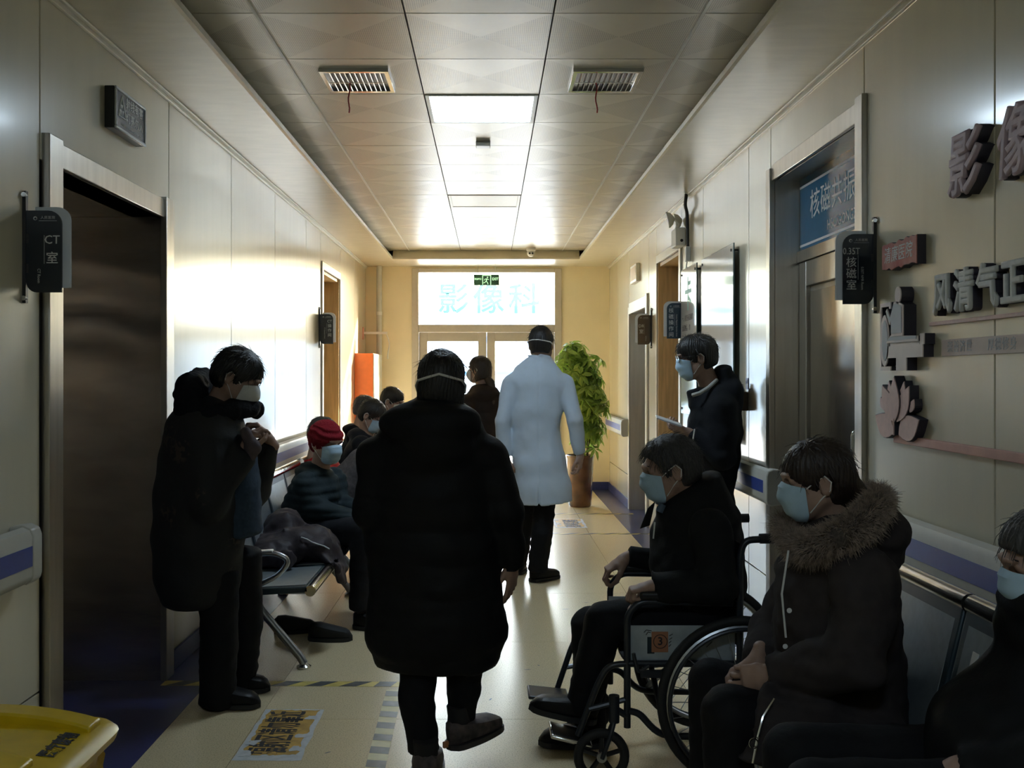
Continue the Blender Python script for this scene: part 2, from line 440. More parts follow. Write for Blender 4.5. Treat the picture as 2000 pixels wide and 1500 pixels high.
# door_1: deep steel recess of the scanner room on the left
d1 = door_root('door_1')
g = MB(); nx, nz = 10, 60; vs = []
for j in range(nz+1):
    for i in range(nx+1):
        x = -2.14+(2.14+XL-.001)*i/nx; z = 2.20*j/nz
        vs.append((x, 4.836+.010*math.sin(z*19+1.5*math.sin(x*4))*math.exp(-((z-1.72)/.28)**2)+.003*math.sin(z*7+x*2)+.003*math.sin(z*6+x*3), z))
g.add(vs, [(j*(nx+1)+i, j*(nx+1)+i+1, (j+1)*(nx+1)+i+1, (j+1)*(nx+1)+i) for j in range(nz) for i in range(nx)])
g.box((-2.14, 4.848, 0), (XL-.002, 4.86, 2.20)); g.build('far_reveal', M['steel_wavy'], d1, smooth=True)
MB().box((-2.14, 3.63, 0), (XL-.014, 3.66, 2.20)).build('near_reveal', M['steel'], d1)
MB().box((-2.14, 3.66, 2.19), (XL-.014, 4.83, 2.22)).build('head_reveal', M['steel'], d1)
MB().box((-2.16, 3.6, 0), (-2.10, 4.9, 2.2)).build('door_leaf', M['steel_wavy'], d1)
MB().box((XL-.002, 3.545, 0), (XL+.028, 3.66, 2.285)).build('jamb', M['steel'], d1, bevel=.003)
MB().box((XL-.002, 4.83, 0), (XL+.028, 4.945, 2.285)).build('jamb', M['steel'], d1, bevel=.003)
MB().box((XL-.002, 3.66, 2.188), (XL+.016, 4.83, 2.275)).build('header', M['steel'], d1, bevel=.003)
# door_2: magnetic resonance room on the right
d2 = door_root('door_2')
MB().box((XR+.001, 5.38, 0), (1.70, 5.41, 2.48)).build('far_reveal', M['steel'], d2)
MB().box((XR+.014, 4.14, 0), (1.70, 4.165, 2.48)).build('near_reveal', M['steel'], d2)
MB().box((XR+.014, 4.16, 2.465), (1.70, 5.38, 2.49)).build('head_reveal', M['steel'], d2)
MB().box((XR-.022, 4.066, 0), (XR+.002, 4.148, 2.565)).build('jamb', M['steel'], d2, bevel=.003)
MB().box((XR-.028, 5.385, 0), (XR+.002, 5.455, 2.53)).build('jamb', M['steel'], d2, bevel=.003)
MB().box((XR-.016, 4.148, 2.465), (XR+.002, 5.385, 2.548)).build('header', M['steel'], d2, bevel=.003)
MB().box((1.615, 4.16, 2.03), (1.66, 5.38, 2.09)).build('transom_bar', M['steel'], d2, bevel=.002)
lf = MB(); lf.box((1.625, 5.26, .02), (1.66, 5.375, 2.028)); lf.box((1.625, 4.17, .02), (1.66, 4.33, 2.028))
lf.box((1.625, 4.33, 1.90), (1.66, 5.26, 2.028)); lf.box((1.625, 4.33, .02), (1.66, 5.26, .92)); lf.box((1.648, 4.33, .92), (1.66, 5.26, 1.90))
lf = lf.build('door_leaf', M['steel'], d2, bevel=.003)
MB().box((1.640, 4.36, .95), (1.6475, 5.23, 1.87)).build('leaf_panel', M['steel_leaf'], lf)
hh = MB().tube(fillet([(1.625, 4.42, .95), (1.57, 4.42, .95), (1.57, 4.42, 1.2), (1.625, 4.42, 1.2)], .02), .011).build('door_handle', M['chrome'], lf, smooth=True)
# the blue name panel in the transom (part of the door)
sg = MB().box((1.630, 4.16, 2.09), (1.642, 5.378, 2.465)).build('sign_panel', M['bluesign'], d2, label='teal blue transom panel with white characters')
Y_, Z_ = Vector((0, -1, 0)), Vector((0, 0, 1))        # on the right wall text runs towards the camera
text('核磁共振室', .155, M['white_text'], (1.629, 4.80, 2.295), Y_, Z_, .0016, sx=1.02, parent=sg, spacing=1.06)
text('HECIGONGZHENSHI', .072, M['white_text'], (1.629, 4.62, 2.165), Y_, Z_, .0016, parent=sg, sx=.95)
for z in (2.42, 2.115):
    MB().box((1.6285, 4.17, z-.006), (1.630, 5.375, z+.006)).build('white_line', M['white_text'], sg)

def wood_door(name, X, sgn, y0, y1, zt, bar):
    """honey wood lined opening with a white casing; sgn +1 = corridor towards +X"""
    r = door_root(name)
    def bx(a, b_, ya, yb, za, zb): # a,b: distance into the wall
        xa, xb = X-sgn*a, X-sgn*b_
        return (min(xa, xb), ya, za), (max(xa, xb), yb, zb)
    MB().box(*bx(.001, .26, y1-.03, y1, 0, zt)).build('far_lining', M['wood'], r)
    MB().box(*bx(.014, .26, y0, y0+.03, 0, zt)).build('near_lining', M['wood'], r)
    MB().box(*bx(.014, .26, y0+.03, y1-.03, zt-.03, zt)).build('head_lining', M['wood'], r)
    lf = MB().box(*bx(.20, .24, y0+.03, y1-.03, .01, bar-.03)).build('door_leaf', M['wood'], r, bevel=.003)
    MB().box(*bx(.17, .24, y0+.03, y1-.03, bar-.03, bar+.03)).build('transom_bar', M['white'], r, bevel=.003)
    MB().box(*bx(.205, .22, y0+.03, y1-.03, bar+.03, zt-.03)).build('transom_panel', M['wood'], r)
    MB().tube(fillet([Vector((X-sgn*.2, y0+.12, 1.02)), Vector((X-sgn*.145, y0+.12, 1.02)), Vector((X-sgn*.145, y0+.24, 1.02))], .015), .009).build('door_handle', M['chrome'], lf, smooth=True)
    for ya, yb in ((y0-.075, y0), (y1, y1+.03)):
        MB().box(*bx(-.014, .004, ya, yb, 0, zt+.07)).build('casing', M['white_trim'], r, bevel=.004)
    MB().box(*bx(-.014, .004, y0, y1, zt, zt+.07)).build('casing', M['white_trim'], r, bevel=.004)
    return r
wood_door('door_3', XL, 1, 9.50, 10.56, 2.42, 2.03)
wood_door('door_4', XR, -1, 8.06, 9.12, 2.43, 2.02)
d5 = door_root('door_5')
MB().box((XR+.001, 10.93, 0), (1.74, 10.96, 2.10)).build('far_reveal', M['steel'], d5)
MB().box((XR+.014, 9.72, 0), (1.74, 9.745, 2.10)).build('near_reveal', M['steel'], d5)
MB().box((XR+.014, 9.74, 2.085), (1.74, 10.93, 2.11)).build('head_reveal', M['steel'], d5)
MB().box((1.70, 9.74, .01), (1.74, 10.93, 2.085)).build('door_leaf', M['steel'], d5)
MB().box((XR-.02, 9.655, 0), (XR+.002, 9.745, 2.21)).build('jamb', M['white_trim'], d5, bevel=.003)
MB().box((XR-.012, 10.945, 0), (XR+.002, 11.01, 2.16)).build('jamb', M['white_trim'], d5, bevel=.003)
MB().box((XR-.012, 9.745, 2.085), (XR+.002, 10.945, 2.20)).build('header', M['white_trim'], d5, bevel=.003)

for nm, (lo, hi) in {'leak_block_left': ((-2.3, Y0, -.1), (-2.2, YE+.2, ZC+.1)), 'leak_block_right': ((1.80, Y0, -.1), (1.90, YE+.2, ZC+.1))}.items():  # unseen panels added to stop sky light leaking in around the corridor shell
    structure(MB().box(lo, hi).build('wall_'+nm, M['joint']))
MB().box((-2.25, YE, -.1), (XL-.14, YE+.2, ZC+.1)).build('wall_leak_block', M['joint'], we)
MB().box((XR+.14, YE, -.1), (1.85, YE+.2, ZC+.1)).build('wall_leak_block', M['joint'], we)
structure(MB().box((-2.3, Y0, ZC+.1), (1.9, YE+.25, ZC+.2)).build('ceiling_leak_block', M['joint']))  # unseen cover added over the ceiling to keep sky light out

# ------------------------------------------------------------------ entrance at the end of the corridor
d6 = door_root('door_6')
YD = YE+.06
fr = MB()
fr.box((DX0, YE-.02, 0), (DX0+.085, YE+.12, DZ)); fr.box((DX1-.085, YE-.02, 0), (DX1, YE+.12, DZ))
fr.box((DX0+.085, YE-.02, 2.715), (DX1-.085, YE+.12, DZ)); fr.box((DX0+.085, YE-.01, 1.97), (DX1-.085, YE+.11, 2.065))
fr.build('door_frame', M['alu'], d6, bevel=.004)
gp = MB().box((DX0+.086, YD, 2.066), (DX1-.086, YD+.006, 2.714)).build('transom_pane', M['glass'], d6)
text('影像科', .40, M['cyan_vinyl'], (-.01, YD-.003, 2.365), (1, 0, 0), (0, 0, 1), .0005, fat=.006, parent=gp, spacing=1.22)
for s in (-1, 1):
    xa, xb = (DX0+.088, -.037) if s < 0 else (-.033, DX1-.088)
    lf = MB(); w = .105
    lf.box((xa, YD-.025, .01), (xa+w, YD+.03, 1.968)); lf.box((xb-w, YD-.025, .01), (xb, YD+.03, 1.968))
    lf.box((xa+w, YD-.025, 1.855), (xb-w, YD+.03, 1.968)); lf.box((xa+w, YD-.025, .01), (xb-w, YD+.03, .14))
    lf = lf.build('door_leaf', M['alu'], d6, bevel=.004)
    MB().box((xa+w+.001, YD, .141), (xb-w-.001, YD+.006, 1.854)).build('glass_pane', M['glass'], lf)
    hx = xb-w/2 if s < 0 else xa+w/2
    MB().tube(fillet([(hx, YD-.026, .9), (hx, YD-.085, .9), (hx, YD-.085, 1.2), (hx, YD-.026, 1.2)], .02), .012).build('door_handle', M['chrome'], lf, smooth=True)
structure(MB().box((DX0-.3, YE+.2, -.10), (DX1+.3, YE+.25, -.006)).build('trim_6', M['alu']))

# outside: pavement, a white building with blue bands
pv = mat('pale concrete paving', (.62, .60, .56), .7, noise=.15, nscale=3)
structure(MB().box((-30, YE+.25, -.12), (30, 60, -.02)).build('pavement', pv))
bl = thing('building', 'long white building with blue bands far beyond the glass entrance door', 'building', (0, 32, -.02))
bw = mat('white render', (.75, .74, .70), .7, noise=.05); bb = mat('blue band paint', (.16, .30, .55), .6, noise=.05)
MB().box((-22, 32, -.02), (22, 38, 3.4)).build('wall', bw, bl)
MB().box((-22, 31.95, 2.42), (22, 31.999, 2.62)).build('blue_band', bb, bl)
MB().box((-22, 31.95, 1.42), (22, 31.999, 1.52)).build('blue_band', bb, bl)
MB().box((-22.2, 31.7, 3.4), (22.2, 38.2, 3.55)).build('roof', bw, bl)
for k in range(16):
    x = -20+2.6*k
    f = MB().box((x, 31.96, 1.55), (x+1.5, 31.999, 2.4)).build('window', M['white_trim'], bl)
    MB().box((x+.06, 31.94, 1.6), (x+1.44, 31.959, 2.35)).build('pane', M['silver'], f)
# ------------------------------------------------------------------ ceiling lamps
led_on = mat('lit diffuser', (.9, .9, .9), .5, emit=(.68, .85, 1.0), estr=LED_STRENGTH, noise=.02)
for (i, j), on in zip(LED_K[1:]+LED_K[:1], (True, False, True)):  # the panel behind the viewer is an added, unseen fill light
    x0, x1, y0, y1 = CX[i]+.004, CX[i+1]-.004, CY[j]+.004, CY[j]+.594
    t = thing('ceiling_light', ('lit white square light panel in the ceiling' if y0 > 0 else 'added fill light panel, unseen behind the viewer') if on else 'unlit white square light panel in the ceiling nearer the entrance', 'ceiling light', ((x0+x1)/2, (y0+y1)/2, ZC))
    f = MB(); w = .022
    f.box((x0, y0, ZC-.006), (x0+w, y1, ZC+.01)); f.box((x1-w, y0, ZC-.006), (x1, y1, ZC+.01)); f.box((x0+w, y0, ZC-.006), (x1-w, y0+w, ZC+.01)); f.box((x0+w, y1-w, ZC-.006), (x1-w, y1, ZC+.01))
    f.build('frame', M['white'], t, bevel=.002)
    MB().box((x0+w, y0+w, ZC-.002), (x1-w, y1-w, ZC+.008)).build('diffuser', led_on if on else M['white'], t)
# ------------------------------------------------------------------ things on the ceiling
def vent(x0, x1, y0, y1, label):
    t = thing('ceiling_vent', label, 'vent', ((x0+x1)/2, (y0+y1)/2, ZC), 'vents in the ceiling')
    z0, z1 = ZC-.016, ZC+.004; w = .022
    f = MB(); f.box((x0, y0, z0), (x1, y0+w, z1)); f.box((x0, y1-w, z0), (x1, y1, z1)); f.box((x0, y0+w, z0), (x0+w, y1-w, z1)); f.box((x1-w, y0+w, z0), (x1, y1-w, z1))
    f.build('frame', M['chrome'], t, bevel=.002)
    MB().box((x0+w, y0+w, ZC-.001), (x1-w, y1-w, ZC+.003)).build('backing', M['black'], t)
    n = 12; sp = (x1-x0-2*w)/n
    for i in range(1, n):
        x = x0+w+sp*i
        MB().obox((x, (y0+y1)/2, ZC-.008), (1, 0, .35), (0, 1, 0), (-.35, 0, 1), (.0018, (y1-y0)/2-w, .007)).build('slat', M['steel'], t)
    MB().box((x0+w, (y0+y1)/2-.003, ZC-.0185), (x1-w, (y0+y1)/2+.003, ZC-.0165)).build('cross_bar', M['steel'], t)
    return t
def ribbon(x, y, z, ln, label):
    b = MB(); pts = [Vector((x+.004*math.sin(k*1.1), y-.004*k, z-ln*k/8)) for k in range(9)]
    b.tube(pts, .0035, 5)
    o = b.build('red_ribbon', M['red'], None, smooth=True)
    return tag(o, label, 'ribbon', 'ribbons under the vents')
vent(-.815, -.482, 4.875, 5.235, 'grey slatted metal vent on the left side of the ceiling')
vent(.400, .735, 4.875, 5.235, 'grey slatted metal vent on the right side of the ceiling')
ribbon(-.69, 5.05, ZC-.019, .155, 'short red ribbon dangling from the left ceiling vent')
ribbon(.525, 5.05, ZC-.019, .155, 'short red ribbon dangling from the right ceiling vent')
t = thing('smoke_sensor', 'small grey box sensor on the ceiling behind the lit panel', 'sensor', (-.04, 6.42, ZC))
MB().box((-.085, 6.39, ZC-.03), (.005, 6.47, ZC+.001)).build('housing', M['silver'], t, bevel=.004)
MB().box((-.075, 6.386, ZC-.026), (-.005, 6.391, ZC-.012)).build('lens', M['white'], t)
c0 = Vector((.478, 11.80, ZC))
t = thing('dome_camera', 'white dome security camera under the far end of the ceiling', 'camera', c0)
MB().lathe([(.055, .0), (.055, -.03), (.04, -.045)], c0, 20).build('base', M['white'], t, smooth=True)
MB().lathe([(.001, -.105), (.025, -.10), (.042, -.08), (.047, -.06), (.042, -.04)], c0, 20).build('dome', M['white'], t, smooth=True)
for s in (-1, 1):
    MB().lathe([(.012, -.046), (.012, -.044)], c0+Vector((s*.016, 0, -.07)), 12, 'y').build('lens', M['black'], t)
b = MB(); b.tube([Vector((-.10+.012*k, 12.03-.003*math.sin(k), ZS+.035+.025*math.sin(k*.75))) for k in range(12)], .003, 5)
tag(b.build('loose_wire', M['redpink'], None, smooth=True), 'thin loose wire looping out of the ceiling edge above the entrance', 'wire')
# exit sign hung from the soffit
c0 = Vector((-.035, 12.45, 2.59))
t = thing('exit_sign', 'dark green glowing exit sign hanging before the white transom glass', 'sign', c0)
gl = mat('glowing green white print', (.5, .8, .5), .5, emit=(.55, 1.0, .62), estr=.8, noise=.02)
dk = mat('dark green sign board', (.03, .10, .06), .3, noise=.05)
bd = MB().box((-.19, 12.44, 2.525), (.12, 12.462, 2.655)).build('board', dk, t, bevel=.003)
for x in (-.14, .07): MB().tube([(x, 12.45, 2.655), (x, 12.45, ZS)], .0025, 6).build('hanging_wire', M['chrome'], t)
text('安全出口', .026, gl, (-.140, 12.4385, 2.60), (1, 0, 0), (0, 0, 1), .001, bold=.001, parent=bd, sx=.82)
text('EXIT', .045, gl, (.070, 12.4385, 2.60), (1, 0, 0), (0, 0, 1), .001, bold=.001, parent=bd, sx=.82)
MB().box((-.087, 12.4378, 2.530), (.020, 12.4398, 2.650)).build('pictogram', gl, bd)
rp = MB(); rp.prism([(-.078, 2.530), (.010, 2.530), (.010, 2.640), (-.078, 2.640)], (0, 12.4376, 0), (1, 0, 0), (0, 0, 1), .0003)
rp.build('pictogram_ground', dk, bd)
mn = MB()
for a, bb_, r in (((-.03, 2.605), (-.04, 2.575), .008), ((-.04, 2.575), (-.022, 2.555), .006), ((-.022, 2.555), (-.018, 2.535), .006), ((-.04, 2.575), (-.062, 2.555), .006), ((-.062, 2.555), (-.074, 2.556), .005),
                  ((-.03, 2.603), (-.008, 2.592), .005), ((-.03, 2.603), (-.055, 2.600), .005), ((-.055, 2.600), (-.062, 2.585), .005)):
    mn.tube([(a[0], 12.437, a[1]), (bb_[0], 12.437, bb_[1])], r*.7, 6)
mn.lathe([(.009, -.001), (.009, .001)], (-.024, 12.437, 2.621), 10, 'y'); mn.build('running_figure', gl, bd)

# ------------------------------------------------------------------ projecting room signs
def room_sign(X, sgn, y, label, lines, latin, wide=.118, z0=1.720, z1=1.992, face=None, px=None):
    """board standing square to the wall; sgn +1 for the left wall"""
    face = face or M['navy']
    t = thing('room_sign', label, 'sign', (X, y, (z0+z1)/2), 'room signs projecting from the walls')
    off = .012; w = wide; h = z1-z0
    def q(a, zz): return (X+sgn*(off+a), zz)     # a = distance from the bar
    rads = (0.035, 0.0, .045, .0) if sgn > 0 else (.0, .035, .0, .045)
    poly = ngon_rounded(w, h, rads)
    ox = X+sgn*off if sgn > 0 else X-off-w
    fp = MB(); fp.prism(poly, (ox, y+.006, z0), (1, 0, 0), (0, 0, 1), .006); fp = fp.build('front_plate', face, t)
    poly2 = ngon_rounded(w, h-.002, rads)
    bp = MB(); bp.prism(poly2, (ox+sgn*.021, y+.030, z0+.017), (1, 0, 0), (0, 0, 1), .012); bp.build('back_plate', M['frosted'], t, bevel=.002)
    MB().box((X+sgn*.006-.006, y-.004, z0-.035), (X+sgn*.006+.006, y+.014, z1+.065)).build('wall_bar', M['black'], t)
    for zz in (z0-.02, z1+.05):
        MB().lathe([(.008, -.022), (.008, -.014), (.005, -.014), (.005, 0)], (X+sgn*.012, y+.0, zz), 12, 'y').build('knob', M['chrome'], t, smooth=True)
    for zz in (z0+.08, z0+.18):
        MB().box((min(X, X+sgn*.02), y-.002, zz-.015), (max(X, X+sgn*.02), y+.012, zz+.015)).build('clip', M['black'], t)
    tx = ox+w-.032 if sgn > 0 else ox+.033
    yy = y-.0008
    zc = z1-.022
    MB().lathe([(.0065, -.0004), (.0065, .0004)], (ox+.030, yy, zc-.004), 14, 'y').build('emblem_ring', M['grey_text'], fp)
    MB().lathe([(.0040, -.0006), (.0040, .0002)], (ox+.031, yy-.0004, zc-.005), 12, 'y').build('emblem_disc', face, fp)
    text('人民医院', .0115, M['grey_text'], (ox+.072, yy, zc-.002), (1, 0, 0), (0, 0, 1), .0005, parent=fp, spacing=1.15)
    MB().box((ox+.042, yy-.0003, zc-.0125), (ox+.102, yy+.0003, zc-.0113)).build('rule', M['grey_text'], fp)
    z = zc-.018
    for s, sz, gap in lines:
        z -= gap
        text(s, sz, M['grey_text'], (tx, yy, z), (1, 0, 0), (0, 0, 1), .0006, bold=.0002, parent=fp, sx=.8 if len(s) > 2 else 1)
    lx = tx-.026 if sgn > 0 else tx+.026
    MB().box((lx-.0006, yy-.0003, z0+.095), (lx+.0006, yy+.0003, z0+.19)).build('rule', M['grey_text'], fp)
    lx2 = lx-.018 if sgn > 0 else lx+.016
    text(latin, .014, M['grey_text'], (lx2, yy, z0+.055 if len(latin) < 12 else z0+.10), (0, 0, -1), (1, 0, 0), .0005, parent=fp, sx=.85)
    return t
room_sign(XL, 1, 3.40, 'dark CT room sign on the left wall beside the deep steel doorway', [('CT', .040, .058), ('室', .042, .062)], 'CT Room')
room_sign(XR, -1, 3.97, 'dark 0.35T room sign by the blue transom door on the right wall', [('0.35T', .036, .028), ('核', .042, .044), ('磁', .042, .044), ('室', .042, .044)], '0.35T NMR Room')
sign_g = mat('dark grey acrylic', (.045, .05, .055), .15, spec=.6, noise=.08)
room_sign(XL, 1, 9.30, 'small far dark sign by the wood lined doorway on the left wall', [('CT', .034, .026), ('操', .036, .042), ('作', .036, .042), ('间', .036, .042)], 'CT Operation Room', face=sign_g)
sign_b = mat('brown grey acrylic', (.085, .065, .045), .15, spec=.6, noise=.08)
room_sign(XR, -1, 9.46, 'brownish DR room sign, farthest on the right wall', [('DR', .040, .062), ('室', .042, .052)], 'DR Room', face=sign_b)
room_sign(XR, -1, 7.85, 'blue grey sign with five white characters above the phone man', [('核', .040, .020), ('磁', .040, .046), ('操', .040, .046), ('作', .040, .046), ('间', .040, .046)], 'Nuclear Magnetic Operation Room', wide=.128, face=mat('blue slate acrylic', (.03, .055, .08), .12, spec=.6, noise=.08))

# lamp box above the scanner doorway
y0, y1, za, zb = 4.12, 4.48, 2.442, 2.612
t = thing('warning_lamp_box', 'unlit radiation warning lamp box above the left steel doorway', 'sign', (XL, 4.3, 2.53))
MB().box((XL, y0, za), (XL+.040, y1, zb)).build('housing', M['black'], t, bevel=.004)
fb = MB(); q = .012
fb.box((XL+.0405, y0, za), (XL+.049, y1, za+q)); fb.box((XL+.0405, y0, zb-q), (XL+.049, y1, zb)); fb.box((XL+.0405, y0, za+q), (XL+.049, y0+q, zb-q)); fb.box((XL+.0405, y1-q, za+q), (XL+.049, y1, zb-q))
fb.build('front_frame', M['silver'], t, bevel=.003)
fc = MB().box((XL+.0405, y0+.0125, za+.0125), (XL+.044, y1-.0125, zb-.0125)).build('face', mat('dark blue grey lamp face', (.018, .026, .05), .35, noise=.1), t)
Yp = Vector((0, 1, 0)); xx = XL+.0448
text('射线有害', .050, M['white_text'], (xx, 4.345, 2.568), Yp, Z_, .0008, bold=.0008, parent=fc, spacing=1.06)
text('灯亮勿入', .050, M['white_text'], (xx, 4.345, 2.510), Yp, Z_, .0008, bold=.0008, parent=fc, spacing=1.06)
text('小心辐射  Do not enter when light on', .015, M['white_text'], (xx, 4.30, 2.470), Yp, Z_, .0006, parent=fc)
tr = MB()
A, B_, C_ = Vector((xx, 4.195, 2.588)), Vector((xx, 4.150, 2.500)), Vector((xx, 4.240, 2.500))
for p, q in ((A, B_), (B_, C_), (C_, A)): tr.tube([p, q], .003, 5)
for a in (90, 210, 330):
    cc = Vector((xx, 4.195, 2.53))
    tr.add([cc+Vector((0, math.cos(R(a+d))*r, math.sin(R(a+d))*r)) for d, r in ((-28, .008), (28, .008), (28, .024), (-28, .024))], [(0, 1, 2, 3)])
tr.build('warning_triangle', M['white_text'], fc)
for yy in (4.16, 4.40): MB().box((XL, yy, zb), (XL+.012, yy+.012, zb+.008)).build('bracket', M['black'], t)

# ------------------------------------------------------------------ right wall lettering
def wall_letter(s, size, y, z, depth, face, label, group, shear=0.0, bold=.006, sx=1.0):
    fat = bold; bold = 0
    t = thing('wall_letter', label, 'letter', (XR, y, z), group)
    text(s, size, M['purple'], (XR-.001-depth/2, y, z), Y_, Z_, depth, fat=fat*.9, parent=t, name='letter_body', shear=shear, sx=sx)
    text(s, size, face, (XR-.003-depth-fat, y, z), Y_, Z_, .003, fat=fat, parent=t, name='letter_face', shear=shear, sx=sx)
    return t
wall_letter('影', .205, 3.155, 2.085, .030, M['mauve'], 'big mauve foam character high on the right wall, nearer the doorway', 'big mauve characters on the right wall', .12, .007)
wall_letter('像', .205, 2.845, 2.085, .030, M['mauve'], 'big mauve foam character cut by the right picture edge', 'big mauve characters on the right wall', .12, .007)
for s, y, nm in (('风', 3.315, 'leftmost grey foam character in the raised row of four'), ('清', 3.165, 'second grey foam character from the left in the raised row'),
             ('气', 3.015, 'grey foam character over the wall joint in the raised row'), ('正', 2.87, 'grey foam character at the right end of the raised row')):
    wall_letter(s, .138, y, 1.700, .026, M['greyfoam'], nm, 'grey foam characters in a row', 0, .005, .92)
tag(MB().box((XR-.012, 2.2, 1.611), (XR-.0005, 3.47, 1.624)).build('thin_bar', M['pink'], None, bevel=.002), 'thin pinkish bar under the grey foam characters', 'bar')
t = thing('motto_strip', 'flat pale pink strip with small grey characters on the right wall', 'strip', (XR, 2.8, 1.535))
MB().box((XR-.006, 2.2, 1.508), (XR-.0005, 3.385, 1.562)).build('strip', mat('pale pink acrylic', (.55, .45, .42), .5, noise=.06), t, bevel=.002)
text('崇善济世', .040, M['greyface'], (XR-.0066, 3.255, 1.535), Y_, Z_, .0008, parent=t, spacing=1.18)
text('厚德修身', .040, M['greyface'], (XR-.0066, 2.985, 1.535), Y_, Z_, .0008, parent=t, spacing=1.18)
tag(MB().box((XR-.018, 2.2, 1.198), (XR-.0005, 3.76, 1.228)).build('salmon_strip', M['redpink'], None, bevel=.003), 'faded salmon strip running below the lotus emblem', 'strip')
# red plaque
random.seed(3)
t = thing('wall_plaque', 'small faded red plaque with four white characters on the right wall', 'plaque', (XR, 3.67, 1.88))
up = [(-.155+.31*k/14, .048+random.uniform(-.006, .006)) for k in range(15)]; dn = [(.155-.31*k/14, -.048+random.uniform(-.006, .006)) for k in range(15)]
poly = list(reversed(up+dn))
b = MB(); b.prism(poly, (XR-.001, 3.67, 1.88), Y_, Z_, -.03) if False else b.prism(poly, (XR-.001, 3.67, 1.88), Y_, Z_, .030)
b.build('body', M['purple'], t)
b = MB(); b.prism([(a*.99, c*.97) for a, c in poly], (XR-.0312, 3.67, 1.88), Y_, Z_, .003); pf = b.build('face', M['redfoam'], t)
text('清廉医院', .062, M['white_text'], (XR-.0348, 3.675, 1.88), Y_, Z_, .0008, parent=t, shear=.1, spacing=1.05)

def cut_out(name, polys, y, z, depth, face_m, parent, thick=.004, edge=None):
    """layered foam shape made of several outlines; polys in metres, x to the reader's right"""
    for i, (pl, fm) in enumerate(polys):
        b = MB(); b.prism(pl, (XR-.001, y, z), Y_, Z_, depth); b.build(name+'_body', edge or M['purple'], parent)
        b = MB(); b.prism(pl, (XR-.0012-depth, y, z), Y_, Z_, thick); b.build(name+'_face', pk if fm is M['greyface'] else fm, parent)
        if fm is M['greyface']:
            cx = sum(q[0] for q in pl)/len(pl); cz = sum(q[1] for q in pl)/len(pl); w = max(q[0] for q in pl)-min(q[0] for q in pl); h = max(q[1] for q in pl)-min(q[1] for q in pl)
            b = MB(); b.prism([(cx+(q[0]-cx)*(1-.018/w), cz+(q[1]-cz)*(1-.018/h)) for q in pl], (XR-.0016-depth-thick, y, z), Y_, Z_, .001); b.build(name+'_inlay', fm, parent)
def rect(x0, z0, x1, z1): return [(x0, z0), (x1, z0), (x1, z1), (x0, z1)]
def ell(cx, cz, rx, rz, n=24): return [(cx+rx*math.cos(2*math.pi*k/n), cz+rz*math.sin(2*math.pi*k/n)) for k in range(n)]
# scanner emblem: y, z of its lower left corner
ey, ez = 3.84, 1.462
t = thing('scanner_emblem', 'pale pink and grey foam emblem of a scanner with two figures', 'emblem', (XR, 3.65, ez))
pk = mat('pale pink foam face', (.80, .70, .68), .6, noise=.06)
cut_out('gantry', [([(0, 0), (.10, 0), (.10, .015), (.012, .015), (.012, .235), (.085, .235), (.085, .17), (.10, .17), (.10, .25), (0, .25)], pk)], ey, ez, .03, pk, t)
cut_out('ring', [(ell(.052, .11, .040, .095), pk)], ey, ez, .034, pk, t)
b = MB(); b.prism(ell(.058, .11, .026, .075), (XR-.0395, ey, ez), Y_, Z_, .001); b.build('ring_face', M['greyface'], t)
cut_out('table', [(rect(.05, .045, .385, .088), pk), (rect(.16, .0, .25, .045), pk), (rect(.105, .088, .36, .10), pk), (rect(.365, .088, .395, .125), pk)], ey, ez, .034, pk, t)
cut_out('patient', [([(.085, .10), (.36, .10), (.36, .118), (.235, .122), (.17, .14), (.12, .125)], M['greyface'])], ey, ez, .040, pk, t)
cut_out('doctor', [([(.14, .122), (.245, .122), (.245, .23), (.20, .245), (.165, .245), (.13, .19), (.10, .225), (.09, .215), (.125, .165), (.14, .178)], M['greyface']), (ell(.200, .268, .026, .030), pk)], ey, ez, .044, pk, t)
# lotus
ly, lz = 3.70, 1.228
t = thing('lotus_emblem', 'dusty pink foam lotus flower emblem above the salmon strip', 'emblem', (XR, 3.70, 1.228))
def petal(cx, cz, w, h, ang, n=8):
    pts = []
    for k in range(n+1):
        u = k/n; pts.append((w*math.sin(math.pi*u**.85)*.5, h*u))
    for k in range(n-1, 0, -1):
        u = k/n; pts.append((-w*math.sin(math.pi*u**.85)*.5, h*u))
    c, s = math.cos(R(ang)), math.sin(R(ang))
    return [(cx+x*c-y*s, cz+x*s+y*c) for x, y in pts]
for i, (pp, d) in enumerate([([(a*1.55, c) for a, c in q_], d_) for q_, d_ in [(petal(-.012, .002, .095, .135, 62), .028), (petal(.012, .002, .095, .135, -62), .028), (petal(-.008, .045, .07, .155, 28), .031), (petal(.008, .045, .07, .155, -28), .031),
             (petal(-.02, .055, .05, .145, 10), .027), (petal(.02, .055, .05, .145, -10), .027), (petal(0, .04, .066, .175, 0), .036), (petal(-.075, .085, .03, .055, 25), .026), (petal(.075, .085, .03, .055, -25), .026)]]):
    b = MB(); b.prism(pp, (XR-.001, ly, lz), Y_, Z_, d); pb = b.build('petal', M['purple'], t)
    cx = sum(a for a, c in pp)/len(pp); cz = sum(c for a, c in pp)/len(pp)
    b = MB(); b.prism([(cx+(a-cx)*.93, cz+(c-cz)*.95) for a, c in pp], (XR-.0012-d, ly, lz), Y_, Z_, .003); b.build('petal_face', M['pink'], pb)
cut_out('stem', [(rect(-.004, 0, .004, .06), M['pink'])], ly, lz, .037, M['pink'], t)

